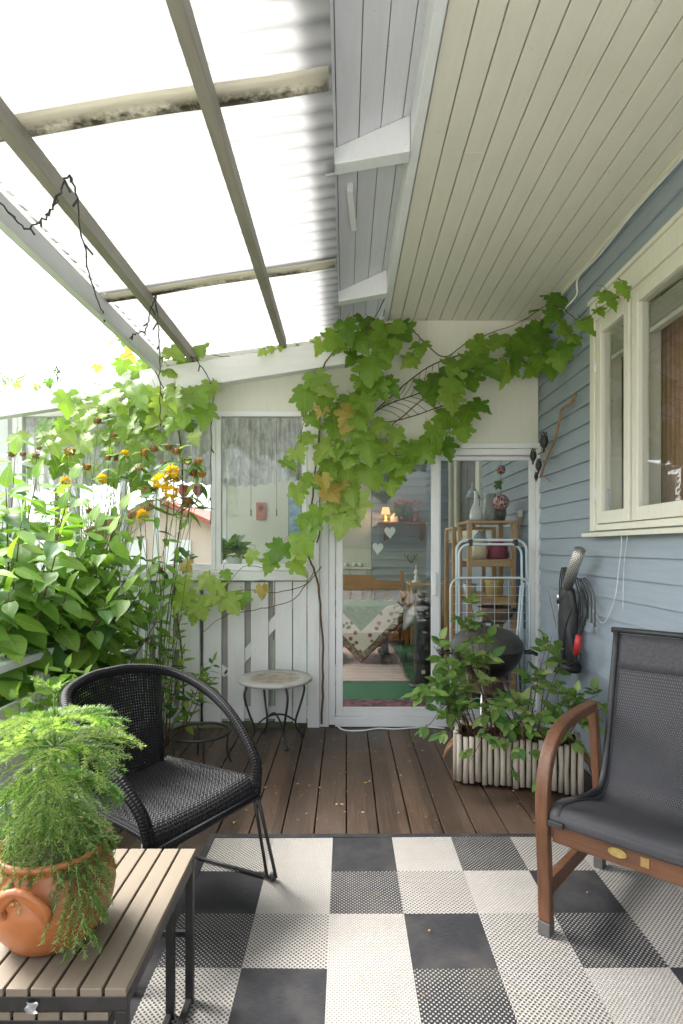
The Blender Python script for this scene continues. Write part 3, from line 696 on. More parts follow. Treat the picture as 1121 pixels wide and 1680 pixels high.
q=MB(); q.grid(seat_fn,88,60); q.build('seat',MAT['wk_seat'],ch,local=True,solid=.012)
q=MB(); q.tube([(-.215,.22,.428),(.215,.22,.428)],.014,8); 
for sg in (-1,1): q.tube(spline([(sg*.212,.22,.428),(sg*.23,0,.425),(sg*.246,-.2,.42),(sg*.24,-.235,.375)],6),.014,8)
q.tube([(-.24,-.235,.372),(.24,-.235,.372)],.013,8); q.build('seat_edge',MAT['wk_tube'],ch,local=True)
q=MB(); q.grid(lambda u,v:((-.165+.33*u)*(1+.18*v), .205+.06*v+.045*(1-(2*u-1)**2)*(.35+.65*v), .43+.372*v-(.03*(2*u-1)**4)*v),36,30); q.build('backrest',MAT['wk_back'],ch,local=True)
for sg in (-1,1): q=MB(); q.tube([(sg*.165,.205,.41),(sg*.195,.262,.785)],.009,8); q.build('back_post',MAT['wk_tube'],ch,local=True)
for sg in (-1,1):
    q=MB()
    q.tube([(sg*.245,-.20,.41),(sg*.318,-.215,.022)],.0065,8); q.tube([(sg*.235,-.235,.385),(sg*.335,-.245,.022)],.0065,8); q.tube([(sg*.318,-.215,.021),(sg*.335,-.245,.021)],.0065,8)
    q.build('front_leg',MAT['black'],ch,local=True)
    q=MB(); q.tube([(sg*.20,.21,.41),(sg*.25,.30,.021)],.0065,8); q.tube([(sg*.215,.19,.41),(sg*.262,.27,.021)],.0065,8); q.build('rear_leg',MAT['black'],ch,local=True)
    q=MB(); q.tube([(sg*.326,-.23,.020),(sg*.256,.285,.020)],.0065,8); q.build('sled_bar',MAT['black'],ch,local=True)
    q=MB(); q.lathe([(.001,.0),(.012,.0),(.014,.01),(.012,.024),(.001,.028)],10,(sg*.328,-.235,.0135)); q.build('foot_cap',MAT['blackplastic'],ch,local=True)

# ------------------------------------------------------------------ teak armchair with dark mesh sling
def mat_sling():
    m,nt=nm('grey_mesh_sling'); tc=N(nt,'TexCoord'); mp=N(nt,'Mapping',{'Vector':tc.outputs['UV'],'Scale':(250,250,1)}); sx=N(nt,'SeparateXYZ',{0:mp.outputs[0]})
    a=math_(nt,'SINE',math_(nt,'MULTIPLY',sx.outputs[0],PI)); b=math_(nt,'SINE',math_(nt,'MULTIPLY',sx.outputs[1],PI*.7)); p=math_(nt,'MULTIPLY',a,b)
    n=N(nt,'TexNoise',{'Vector':coords(nt),'Scale':6,'Detail':5})
    col=ramp(nt,p,[(.3,(.03,.03,.035)),(.75,(.15,.15,.165))]); col=mixc(nt,ramp(nt,n.outputs[0],[(.4,0.0),(.8,.35)]),col,(.075,.072,.072))
    return finish(m,nt,col,.62,0,.4,p,.5,.002)
MAT['sling']=mat_sling(); MAT['hem']=surf('sling_hem',(.035,.035,.04),(.06,.058,.062),.7,90,bstr=.4)
tc_=thing('sling_armchair','teak garden armchair with grey mesh sling standing on the rug','chair',(1.056,1.896,.0135),math.radians(-42))
T=.05
for sg in (-1,1):
    xx=sg*.29
    def band(path,wid,thk,nm_,mat):
        q=MB(); n=len(path); vs=[]
        for i,(y,z) in enumerate(path):
            a=path[max(0,i-1)]; b=path[min(n-1,i+1)]; ty,tz=b[0]-a[0],b[1]-a[1]; l=math.hypot(ty,tz); ny,nz=-tz/l,ty/l
            for sx_,o in ((-1,-1),(1,-1),(1,1),(-1,1)): vs.append((xx+sx_*wid/2,y+ny*o*thk/2,z+nz*o*thk/2))
        fs=[(0,1,2,3),tuple((n-1)*4+k for k in (3,2,1,0))]
        for i in range(n-1):
            for k in range(4): l=(k+1)%4; fs.append((i*4+k,(i+1)*4+k,(i+1)*4+l,i*4+l))
        q.add(vs,fs); return q.build(nm_,mat,tc_,bevel=.006,local=True)
    arm=spline([(-.255,.045,0)[:2]+(0,),(-.268,.25,0),(-.282,.42,0),(-.268,.53,0),(-.22,.61,0),(-.14,.652,0),(-.02,.668,0),(.19,.668,0)],5)
    band([(p.x,p.y) for p in arm],.043,.036,'arm',MAT['teak'])
    band([(.275,.045),(.268,.25),(.235,.45),(.20,.648)],.032,.042,'rear_leg',MAT['teak'])
    q=MB(); q.bar((xx,-.236,.15),(xx,.245,.15),.028,.055); q.build('side_rail',MAT['teak_x'],tc_,bevel=.004,local=True)
    for y in (-.2545,.2755):
        q=MB(); wd=.0205 if y<0 else .018; q.box(xx-wd,xx+wd,y-.021,y+.021,0,.044); q.build('foot_cap',surf('grey_foot_cap',(.075,.073,.07),(.11,.105,.1),.7,20),tc_,bevel=.003,local=True)
    q=MB(); pts=spline([(sg*.25,-.245,.415),(sg*.25,-.10,.40),(sg*.25,.08,.37),(sg*.25,.17,.375),(sg*.25,.235,.50),(sg*.25,.36,.945)],6); q.tube(pts,.013,8); q.build('sling_rail',MAT['blackplastic'],tc_,local=True)
q=MB(); q.bar((-.262,-.262,.355),(.262,-.262,.355),.026,.07); q.build('front_apron',MAT['teak_x'],tc_,bevel=.005,local=True)
q=MB(); q.bar((-.272,.262,.30),(.272,.262,.30),.026,.055); q.build('back_apron',MAT['teak_x'],tc_,bevel=.005,local=True)
prof=spline([(0,-.286,.385),(0,-.292,.418),(0,-.262,.440),(0,-.19,.432),(0,-.05,.395),(0,.08,.36),(0,.17,.368),(0,.222,.45),(0,.275,.62),(0,.36,.935)],6)
def slf(u,v):
    f=v*(len(prof)-1); i=min(int(f),len(prof)-2); p=prof[i].lerp(prof[i+1],f-i); sag=.022*(1-(2*u-1)**2)*(1 if .12<v<.95 else 0)*math.sin(PI*max(0,min(1,v)))
    dy=sag*(1 if v>.7 else 0); return (-.262+.524*u,p.y+dy,p.z-(sag if v<.7 else 0))
q=MB(); q.grid(slf,14,54,0,True,0,lambda u,v:(u*.52,v*1.35)); q.build('sling',MAT['sling'],tc_,local=True,solid=.003)
for sg in (-1,1):
    q=MB(); q.grid(lambda u,v:tuple(V(slf(.004+.055*u if sg<0 else .996-.055*u,v))+V((0,-.0035*(1 if v>.62 else 0),.0035*(1 if v<.72 else 0)))),2,54); q.build('hem',MAT['hem'],tc_,local=True,solid=.0015)
q=MB(); q.grid(lambda u,v:tuple(V(slf(u,.955+.044*v))+V((0,-.0035,0))),12,4); q.build('hem',MAT['hem'],tc_,local=True,solid=.0015)
q=MB(); q.tube([(-.27,.362,.948),(.27,.362,.948)],.012,8); q.build('top_rail',MAT['blackplastic'],tc_,local=True)
MAT['brass']=surf('brass_plate',(.45,.33,.12),(.33,.23,.08),.4,60,metal=.6)
q=MB(); ring=[(.027*math.cos(a*PI/12),.014*math.sin(a*PI/12)) for a in range(24)]
q.prism(ring,lambda x,z:(x-.06,-.2752,.358+z),lambda x,z:(x-.06,-.2785,.358+z)); q.build('oval_plate',MAT['brass'],tc_,local=True)
q=MB(); q.box(.005,.028,-.2775,-.2752,.342,.37); q.build('square_plate',surf('dull_brass',(.22,.13,.04),(.3,.2,.07),.5,90),tc_,local=True)
q=MB(); q.box(-.266,-.215,-.305,-.275,.383,.402); q.build('sling_clip',MAT['blackplastic'],tc_,bevel=.003,local=True)

# ------------------------------------------------------------------ ring plant stand, round table
c=PZ(322,1252,0); c=V((-.86,3.38,0))
t=thing('ring_plant_stand','empty black iron ring stand behind the wicker chair','stand',c)
ring=lambda r,z,n=36:[c+V((r*math.cos(2*PI*k/n),r*math.sin(2*PI*k/n),z)) for k in range(n)]
q=MB(); q.tube(ring(.172,.205),.009,8,closed=True); q.build('ring',MAT['black'],t)
for k in range(4):
    a=.35+k*PI/2; d=V((math.cos(a),math.sin(a),0)); q=MB(); q.tube(spline([c+d*.168+V((0,0,.2)),c+d*.155+V((0,0,.12)),c+d*.16+V((0,0,.06)),c+d*.178+V((0,0,.006))],5),.0065,8); q.build('leg',MAT['black'],t)
c2=V((-.472,3.82,0))
t=thing('round_side_table','small round table with wavy iron legs beside the white fence','table',c2)
def mat_mosaic():
    m,nt=nm('mosaic_top'); tc=N(nt,'TexCoord'); L=N(nt,'VectorMath',{0:tc.outputs['Object']},operation='LENGTH')
    sx=N(nt,'SeparateXYZ',{0:tc.outputs['Object']}); r=math_(nt,'SQRT',math_(nt,'ADD',math_(nt,'POWER',sx.outputs[0],2.0),math_(nt,'POWER',sx.outputs[1],2.0)))
    vo=N(nt,'TexVoronoi',{'Vector':tc.outputs['Object'],'Scale':42}); n=N(nt,'TexNoise',{'Vector':tc.outputs['Object'],'Scale':14,'Detail':6})
    inn=mixc(nt,.15,ramp(nt,n.outputs[0],[(.35,(.42,.38,.30)),(.6,(.22,.18,.12)),(.75,(.5,.47,.42))]),vo.outputs['Color'],'SOFT_LIGHT')
    ri=ramp(nt,n.outputs[0],[(.3,(.42,.41,.39)),(.7,(.34,.33,.31))])
    return finish(m,nt,mixc(nt,math_(nt,'GREATER_THAN',r,.165),inn,ri),.42,0,.5,vo.outputs[0],.2)
q=MB(); q.lathe([(.001,.405),(.238,.405),(.248,.410),(.250,.420),(.246,.428),(.175,.428),(.170,.426),(.001,.426)],48,c2); q.build('table_top',mat_mosaic(),t,bevel=0)
for k in range(4):
    a=.5+k*PI/2; d=V((math.cos(a),math.sin(a),0)); q=MB()
    q.tube(spline([c2+d*.19+V((0,0,.404)),c2+d*.215+V((0,0,.33)),c2+d*.185+V((0,0,.22)),c2+d*.15+V((0,0,.12)),c2+d*.16+V((0,0,.06)),c2+d*.20+V((0,0,.012))],6),.0075,8); q.build('leg',MAT['black'],t)
    q=MB(); q.lathe([(.001,0),(.015,0),(.012,.012),(.001,.014)],10,c2+d*.20); q.build('foot',MAT['black'],t)
q=MB()
for k in range(2):
    a=.5+k*PI/2; d=V((math.cos(a),math.sin(a),0)); q.tube(spline([c2-d*.15+V((0,0,.115)),c2-d*.07+V((0,0,.165)),c2+V((0,0,.178+.008*k)),c2+d*.07+V((0,0,.165)),c2+d*.15+V((0,0,.115))],6),.0065,8)
q.build('stretcher',MAT['black'],t)

# ------------------------------------------------------------------ planter box of sticks
pa,pb=V((.612,3.14,0)),V((1.215,2.955,0)); u=(pb-pa).normalized(); nrm=V((u.y,-u.x,0)); bk=-nrm; Lp=(pb-pa).length; Dp=.22
pl=thing('stick_planter','whitewashed planter box clad in split sticks with rope handles','planter',(pa+pb)/2+bk*Dp/2)
def mat_stick():
    m,nt=nm('whitewashed_stick'); n=N(nt,'TexNoise',{'Vector':coords(nt,(14,14,2)),'Scale':4,'Detail':8,'Roughness':.7}); geo=N(nt,'NewGeometry')
    c=ramp(nt,n.outputs[0],[(.3,(.62,.57,.48)),(.55,(.48,.42,.34)),(.75,(.26,.20,.14))]); k=math_(nt,'ADD',math_(nt,'MULTIPLY',geo.outputs['Random Per Island'],.4),.75)
    cc=N(nt,'CombineColor',{0:k,1:k,2:k}); return finish(m,nt,mixc(nt,1.0,c,cc.outputs[0],'MULTIPLY'),.8,0,.2,n.outputs[0],.5,.006)
MAT['stick']=mat_stick(); q=MB()
def sticks(a,b,out):
    L=(b-a).length; t=(b-a).normalized(); x=.0
    while x<L:
        r=rnd(.0125,.0165); p=a+t*(x+r)+out*.008; z0=rnd(.012,.03); z1=.27+rnd(-.012,.012); le=t*rnd(-.004,.004)
        q.tube([p+V((0,0,z0)),p+le+V((0,0,.14)),p+V((0,0,z1))],[r,r*rnd(.9,1.08),r*rnd(.9,1)],8); x+=2*r+.0035
sticks(pa,pb,nrm); sticks(pb,pb+bk*Dp,u); sticks(pa+bk*Dp,pa,-u); sticks(pb+bk*Dp,pa+bk*Dp,bk)
q.build('sticks',MAT['stick'],pl)
q=MB(); A=pa+u*.008; B=pb-u*.008
for (p1,p2) in ((A+bk*.006,B+bk*.006),(A+bk*(Dp-.006),B+bk*(Dp-.006))): q.bar(p1+V((0,0,.14)),p2+V((0,0,.14)),.01,.24)
for p1 in (A,B): q.bar(p1+bk*.012+V((0,0,.14)),p1+bk*(Dp-.012)+V((0,0,.14)),.01,.24)
q.build('liner',MAT['soil'],pl)
q=MB(); q.prism([(0.01,.012),(Lp-.01,.012),(Lp-.01,Dp-.012),(.01,Dp-.012)],lambda a,b:pa+u*a+bk*b+V((0,0,.21)),lambda a,b:pa+u*a+bk*b+V((0,0,.225))); q.build('soil',MAT['soil'],pl)
for p1,dd in ((pa+bk*.11,-u),(pb+bk*.11,u)):
    q=MB(); q.tube(spline([p1+dd*.02+bk*-.05+V((0,0,.20)),p1+dd*.06+bk*-.045+V((0,0,.15)),p1+dd*.075+V((0,0,.10)),p1+dd*.06+bk*.045+V((0,0,.15)),p1+dd*.02+bk*.05+V((0,0,.20))],6),.011,8); q.build('rope_handle',MAT['rope'],pl)

# ------------------------------------------------------------------ kettle grill
gc=V((.898,3.62,0)); gr=thing('kettle_grill','black domed kettle grill on three legs behind the stick planter','grill',gc)
MAT['enamel']=surf('black_enamel',(.012,.012,.013),(.022,.021,.02),.28,8,bstr=.03); MAT['lid']=surf('dusty_lid',(.075,.072,.066),(.03,.029,.028),.5,6,bstr=.08)
q=MB(); q.lathe([(.001,.47),(.07,.475),(.13,.502),(.18,.55),(.212,.605),(.225,.655),(.223,.658),(.2,.655)],40,gc); q.build('bowl',MAT['enamel'],gr)
q=MB(); q.lathe([(.231,.656),(.233,.662),(.229,.668),(.222,.70),(.195,.74),(.15,.772),(.09,.79),(.03,.797),(.001,.798)],40,gc); q.build('lid',MAT['lid'],gr)
for sg in (-1,1):
    q=MB(); q.tube([gc+V((sg*.225,-.04,.635)),gc+V((sg*.30,-.045,.632))],.006,6); q.tube([gc+V((sg*.225,.04,.635)),gc+V((sg*.30,.045,.632))],.006,6); q.tube([gc+V((sg*.295,-.06,.632)),gc+V((sg*.295,.06,.632))],.013,8); q.build('handle',MAT['blackplastic'],gr)
for a in (-2.0,-.55,1.4):
    d=V((math.cos(a),math.sin(a),0)); q=MB(); p0=gc+d*.10+V((0,0,.50)); p1=gc+d*.255+V((0,0,.012)); q.tube([p0,p0.lerp(p1,.5),p1],.0115,8); q.build('leg',MAT['steel'] if a<-1 else surf('grey_leg',(.16,.155,.15),(.26,.25,.24),.4,20,metal=.5),gr)
q=MB(); q.lathe([(.001,.375),(.09,.378),(.135,.40),(.138,.405),(.001,.39)],28,gc); q.build('ash_pan',surf('rusty_pan',(.12,.055,.035),(.2,.13,.1),.6,12),gr)
q=MB(); q.tube(spline([gc+V((-.03,0,.797)),gc+V((-.03,0,.825)),gc+V((.03,0,.825)),gc+V((.03,0,.797))],5),.007,8); q.build('lid_handle',MAT['blackplastic'],gr)

# ------------------------------------------------------------------ folding drying rack leaning at the door
MAT['racktube']=surf('pale_blue_enamel',(.55,.63,.66),(.48,.56,.6),.35,10,bstr=.02)
dr=thing('drying_rack','folded pale blue wire clothes drying rack leaning on the door','drying rack',(1.0,3.98,0))
YR=3.985
def U(px0,px1,pyt,pyb,Y,r,rad=.075):
    a,b=P(px0,pyt,Y),P(px1,pyb,Y); pts=[(a.x,Y-.04,b.z)]
    pts=[V((a.x,Y-.03,b.z)),V((a.x,Y,a.z-rad))]
    for k in range(1,6): pts.append(V((a.x+rad-rad*math.cos(k*PI/10),Y,a.z-rad+rad*math.sin(k*PI/10))))
    for k in range(0,6): pts.append(V((b.x-rad+rad*math.sin(k*PI/10),Y,a.z-rad+rad*math.cos(k*PI/10))))
    pts.append(V((b.x,Y-.03,b.z))); return pts
for args in ((749,864,886,1178,YR+.02,.0095),(753,856,893,1172,YR-.005,.0085),(739,869,948,1186,YR-.03,.0075)):
    q=MB(); q.tube(U(*args),args[5],8); q.build('frame',MAT['racktube'],dr)
q=MB(); xa,xb=P(742,900,YR).x,P(866,900,YR).x
for k in range(17):
    z=P(0,962+k*14,YR).z; q.tube([(xa,YR-.028,z),(xb,YR-.028,z)],.0018,5)
for k in range(2,11,2):
    x=xa+(xb-xa)*k/11; q.tube([(x,YR-.03,P(0,948,YR).z),(x+rnd(-.01,.01),YR-.035,.09)],.0015,5)
q.build('wires',MAT['racktube'],dr)
for px in (772,846):
    q=MB(); p=P(px,889,YR); q.box(p.x-.012,p.x+.012,YR-.022,YR+.034,p.z-.03,p.z+.018); q.build('clip',MAT['blackplastic'],dr,bevel=.003)
q=MB(); mx=P(745,1100,YR).x
for k in range(9): q.tube([(mx+k*.012,YR-.06,.10),(mx+k*.012,YR-.06,.34)],.0012,4)
for k in range(18): q.tube([(mx,YR-.06,.10+k*.014),(mx+.10,YR-.06,.10+k*.014)],.0012,4)
q.build('mesh_basket',MAT['blackplastic'],dr)
q=MB(); a=P(852,960,YR); q.tube([a+V((0,-.035,0)),a+V((-.03,-.05,-.35)),a+V((-.02,-.05,-.75))],.007,8); q.tube([a+V((.02,-.035,.02)),a+V((-.01,-.05,-.3)),a+V((.01,-.05,-.75))],.007,8); q.build('folded_leg',MAT['racktube'],dr)
# ------------------------------------------------------------------ things hung on the house wall
def wallp(px,py,off=.0):                                 # point on the house wall, off metres in front of it
    X=WX-.02-off; Y=X*F/(px-CX); return V((X,Y,H-(py-HY)/F*Y))
bag=thing('tool_bag','black tall bag with red grip and tools hanging on the blue wall','bag',wallp(935,1100,.06))
q=MB(); b0,b1=wallp(934,1098,.07),wallp(934,962,.07)
def bagf(u,v):
    a=2*PI*u; r=.058*(1-.15*math.cos(2*a))*(.9+.25*math.sin(PI*v*.8+.3))*(1.0 if v<.97 else .5); tw=.012*math.sin(9*v+3*math.cos(a))
    p=b0.lerp(b1,v); return p+V((min(.75*r*math.cos(a),.06),(r+tw)*math.sin(a)*1.15+.03*v,.008*math.sin(3*a+v*9)))
q.grid(bagf,28,20); q.build('body',surf('black_nylon',(.018,.018,.022),(.035,.035,.04),.55,14,bstr=.5,bscale=18),bag)
q=MB(); q.lathe([(.001,0),(.066,0),(.068,.03),(.06,.05)],20,b0+V((0,0,-.012))); q.build('base',MAT['blackplastic'],bag)
q=MB(); q.tube(spline([wallp(955,965,.05),wallp(962,1000,.10),wallp(951,1045,.12)],8),.010,8); q.build('handle_arm',MAT['blackplastic'],bag)
q=MB(); q.tube([wallp(950,1042,.13),wallp(948,1058,.135),wallp(946,1073,.13)],[.017,.019,.016],10); q.build('red_grip',surf('red_plastic',(.5,.03,.035),(.42,.02,.03),.4,10),bag)
q=MB(); q.tube(spline([wallp(952,1070,.1),wallp(950,1085,.1),wallp(925,1090,.1),wallp(922,1060,.1)],6),.004,6); q.tube(spline([wallp(938,1000,.14),wallp(928,1030,.15),wallp(925,1080,.13)],6),.006,6); q.build('strap',MAT['blackplastic'],bag)
def mat_perf():
    m,nt=nm('perforated_steel'); tc=N(nt,'TexCoord'); mp=N(nt,'Mapping',{'Vector':tc.outputs['UV'],'Scale':(14,95,1)}); sx=N(nt,'SeparateXYZ',{0:mp.outputs[0]})
    p=math_(nt,'MULTIPLY',math_(nt,'SINE',math_(nt,'MULTIPLY',sx.outputs[0],PI*2)),math_(nt,'SINE',math_(nt,'MULTIPLY',sx.outputs[1],PI)))
    return finish(m,nt,ramp(nt,p,[(.3,(.55,.53,.5)),(.42,(.03,.03,.03))]),.45,.6,.5)
st=thing('fire_starter_tube','perforated steel electric fire starter sticking out above the black bag','fire starter',wallp(938,960,.09))
q=MB(); q.tube([wallp(931,962,.09),wallp(940,935,.10),wallp(951,903,.11)],[.031,.031,.032],18); q.build('tube',mat_perf(),st)
q=MB(); q.tube([wallp(921,1010,.09),wallp(926,985,.09),wallp(931,963,.09)],[.018,.022,.028],12); q.build('grip',MAT['blackplastic'],st)
tg=thing('steel_tongs','pair of flat steel tongs stuck in beside the black bag','tongs',wallp(905,1030,.06))
for o in (0,.022):
    q=MB(); q.bar(wallp(900,968,.07+o),wallp(914,1030,.06+o*.3),.02,.003,(1,0,0)); q.build('arm',MAT['steel'],tg,bevel=.001)
fk=thing('grill_fork','long steel grill fork between the tongs and the bag','fork',wallp(914,1020,.05))
q=MB(); q.tube([wallp(917,965,.09),wallp(917,1045,.07)],.005,6); q.tube([wallp(917,972,.09),wallp(916,990,.09)],.012,8); q.build('shaft',MAT['steel'],fk)
cb=thing('cable_bundle','coil of grey extension cables hooked on the blue wall by the bag','cable',wallp(963,960,.02))
for k in range(6):
    a=wallp(944+k*3,950-abs(k-3),.03+.01*(k%3)); q=MB(); q.tube(spline([a,a+V((-.01,-.03-.012*k,-.03)),a+V((.0,-.05-.016*k,-.10)),a+V((.0,-.045-.018*k,-.22-.02*(k%3)))],6),.0045,6); q.build('cord',surf('grey_cord',(.09,.09,.09),(.05,.05,.05),.6),cb)
for k in range(3):
    a=wallp(928+k*3,945,.05); q=MB(); q.tube(spline([a,a+V((0,.05,.05)),a+V((0,.09,-.02)),a+V((0,.10,-.12))],6),.004,6); q.build('cord',MAT['blackplastic'],cb)
q=MB(); q.tube([wallp(968,990,.02),wallp(972,1020,.03),wallp(974,1040,.03)],[.003,.004,.012],8); q.build('plug',surf('grey_plug',(.35,.35,.35),(.25,.25,.25),.5),cb)
hw=thing('hanging_wire','thin pale wire looping down the wall below the window','wire',wallp(1020,880,.05))
q=MB(); q.tube(spline([wallp(1014,872,.05),wallp(1020,885,.03),wallp(1016,930,.012),wallp(1008,985,.012),wallp(990,1022,.012),wallp(972,1000,.012)],8),.0022,5); q.tube(spline([wallp(1030,874,.05),wallp(1024,930,.012),wallp(1022,1000,.012)],6),.0016,5); q.build('strand',MAT['alu'],hw)

# owl ornament
ob=thing('owl_branch','wooden branch ornament with four black owls on the blue wall','ornament',wallp(912,720,.02))
MAT['bark']=surf('pale_bark',(.32,.19,.09),(.2,.12,.06),.8,25,bstr=.6)
q=MB(); q.tube(spline([wallp(944,648,.04),wallp(938,660,.04),wallp(922,672,.035),wallp(918,690,.035),wallp(911,720,.03),wallp(902,740,.03),wallp(893,765,.03),wallp(887,783,.04)],5),[.011]*8+[.009]*12+[.007]*16,8)
q.tube(spline([wallp(905,733,.03),wallp(895,740,.05),wallp(883,745,.07)],4),.005,6); q.tube(spline([wallp(897,748,.03),wallp(905,753,.04),wallp(917,750,.04)],4),.003,6); q.tube(spline([wallp(889,778,.03),wallp(897,785,.05),wallp(903,790,.05)],4),.003,6)
q.build('branch',MAT['bark'],ob)
MAT['owl']=surf('black_owl_paint',(.012,.012,.012),(.03,.028,.025),.5,40,bstr=.4)
for (px,py,h,off) in ((893,723,.105,.06),(875,747,.085,.10),(884,763,.08,.08),(880,781,.055,.07)):
    p=wallp(px,py,off); q=MB(); q.lathe([(.001,-h*.5),(h*.13,-h*.46),(h*.25,-h*.2),(h*.27,0),(h*.22,h*.2),(h*.19,h*.3),(h*.2,h*.4),(h*.14,h*.5),(.001,h*.52)],14,p)
    for sg in (-1,1): q.add([p+V((sg*h*.07-h*.05,-h*.12,h*.42)),p+V((sg*h*.07+h*.05,-h*.12,h*.42)),p+V((sg*h*.14,-h*.12,h*.64)),p+V((sg*h*.1,h*.05,h*.45))],[(0,1,2),(1,3,2),(3,0,2)])
    q.add([p+V((-h*.1,.0,-h*.4)),p+V((h*.1,0,-h*.4)),p+V((h*.05,h*.1,-h*.75)),p+V((-h*.05,h*.1,-h*.75))],[(0,1,2,3)])
    ow=q.build('owl',MAT['owl'],ob)
    e=MB()
    for sg in (-1,1): e.lathe([(.001,-.003),(h*.035,0),(.001,.003)],8,p+V((sg*h*.09-h*.05,-h*.19,h*.36)))
    e.build('eyes',MAT['alu'],ow)
# wire leaf on the panel
wl=thing('wire_leaf','black wire leaf sculpture on the cream panel above the door','ornament',P(670,640,YB-.03))
YL=YB-.035; up=spline([P(618,672,YL),P(640,652,YL),P(670,626,YL),P(700,604,YL),P(730,590,YL),P(760,581,YL)],6); md=spline([P(608,680,YL),P(640,662,YL),P(680,648,YL),P(720,632,YL)],6); lo=spline([P(608,690,YL),P(640,692,YL),P(680,682,YL),P(720,668,YL),P(750,660,YL)],6)
q=MB(); q.tube(up,.004,6); q.tube(lo,.0035,6); q.build('outline',MAT['black'],wl)
q=MB(); q.tube(md,.004,6); q.build('midrib',MAT['black'],wl)
q=MB()
for i in range(3,len(md)-1,2):
    a=md[i]; b=up[min(len(up)-1,i+5)]; q.tube(spline([a,a.lerp(b,.5)+V((.012,0,0)),b],3),.002,5); b=lo[min(len(lo)-1,i+6)]; q.tube(spline([a,a.lerp(b,.5)+V((.01,0,.012)),b],3),.002,5)
q.build('ribs',MAT['black'],wl)

# string lights from the purlins
def sl(pts,label):
    t=thing('string_light',label,'string light',pts[0]); s=spline(pts,7); s=[p+V((rnd(-.006,.006),rnd(-.006,.006),rnd(-.006,.006))) for p in s]
    q=MB(); q.tube(s,.0035,5); q.build('wire',MAT['black'],t)
    for p in s[3::6]: q=MB(); q.tube([p,p+V((rnd(-.03,.03),rnd(-.02,.02),rnd(-.045,-.015)))],.0045,5); q.build('bulb',MAT['blackplastic'],t)
def pb(px,py,drop=.0): return P(px,py,(1.285-drop)*F/(HY-py))     # just below the purlins
sl([pb(-10,320,.03),pb(40,373,.03),pb(65,365,.01),pb(82,345),pb(98,318),pb(108,292),pb(122,298),pb(133,375,.02),pb(150,458,.03),pb(172,520,.03),pb(205,556,.03),pb(222,548,.02),pb(240,540,.02),pb(245,512,.01),pb(256,484)],'black string light looping from the outer beam to the grey purlin')
sl([pb(256,484),pb(258,520,.03),P(262,560,3.55),P(262,640,3.75),P(264,700,3.78)],'black string light hanging straight down beside the yellow flowers')
sl([P(312,585,3.9),P(322,590,3.9),P(345,625,3.92),P(351,640,3.92),P(348,690,3.92),P(346,760,3.95),P(345,860,3.95)],'black string light hanging down past the white window post')
cb=thing('floor_cable','white cable lying on the deck along the door sill','cable',PZ(600,1196,0))
q=MB(); q.tube(spline([V((XD0+.03,YB-.03,.08)),PZ(560,1196,.006),PZ(590,1199,.006),PZ(622,1195,.006),PZ(650,1196,.006),PZ(700,1193,.006),PZ(730,1195,.006)],8),.006,6); q.build('cord',MAT['alu'],cb)

# ------------------------------------------------------------------ inside the garden room
FZ=.10
def mat_cloth():
    m,nt=nm('embroidered_cloth'); tc=N(nt,'TexCoord'); sx=N(nt,'SeparateXYZ',{0:tc.outputs['UV']}); d=math_(nt,'MAXIMUM',math_(nt,'ABSOLUTE',sx.outputs[0]),math_(nt,'ABSOLUTE',sx.outputs[1]))
    vo=N(nt,'TexVoronoi',{'Vector':tc.outputs['UV'],'Scale':16}); n=N(nt,'TexNoise',{'Vector':tc.outputs['UV'],'Scale':30,'Detail':4})
    pat=ramp(nt,vo.outputs[0],[(.22,(.3,.03,.04)),(.30,(.06,.12,.05)),(.40,(.66,.60,.50))]); edge=ramp(nt,n.outputs[0],[(.45,(.10,.09,.03)),(.6,(.30,.24,.14))])
    g=ramp(nt,n.outputs[0],[(.4,(.09,.19,.10)),(.65,(.17,.28,.17))])
    c=mixc(nt,math_(nt,'GREATER_THAN',d,.40),g,pat); c=mixc(nt,math_(nt,'GREATER_THAN',d,.56),c,edge); c=mixc(nt,math_(nt,'GREATER_THAN',d,.615),c,(.25,.02,.03)); return finish(m,nt,c,.9,0,.1)
tb=thing('dark_table','dark low trestle table under an embroidered cloth','table',(.16,6.1,FZ))
TZ=.70; q=MB(); q.box(-.26,.58,5.80,6.40,TZ-.03,TZ); q.build('table_top',MAT['dark_wood'],tb,bevel=.004)
for x in (-.10,.42):
    q=MB(); q.box(x-.035,x+.035,6.0,6.2,FZ+.07,TZ-.031); q.build('leg',MAT['dark_wood'],tb,bevel=.004); q=MB(); q.box(x-.06,x+.06,5.78,6.42,FZ+.008,FZ+.068); q.build('foot',MAT['dark_wood'],tb,bevel=.02)
q=MB(); q.box(-.064,.384,6.07,6.13,FZ+.14,FZ+.22); q.build('stretcher',MAT['dark_wood'],tb,bevel=.004)
q=MB(); cx_,cy_=.16,6.1; s2=math.sqrt(.5)
def cuv(dx,dy): return ((dx+dy)*s2,(dx-dy)*s2)
hw_,hd=.42,.303; ap=.63/s2                                  # half sizes of the top, cloth apex distance
def cl(dx,dy):                                              # a flat cloth point folded over the table edge
    x,y,z=dx,dy,TZ+.004
    if abs(dy)>hd+.004: z-=abs(dy)-hd-.004; y=math.copysign(hd+.006+.02*math.sin(dx*9)*min(1,(TZ+.004-z)*4),dy)
    if abs(dx)>hw_+.004: z-=abs(dx)-hw_-.004; x=math.copysign(hw_+.006,dx)
    return (cx_+x,cy_+y,z)
n=40; vs=[];uv=[];fs=[]
for i in range(n+1):
    for j in range(n+1):
        a=-.63+1.26*i/n; b=-.63+1.26*j/n; dx=(a+b)*s2; dy=(a-b)*s2; vs.append(cl(dx,dy)); uv.append((a,b))
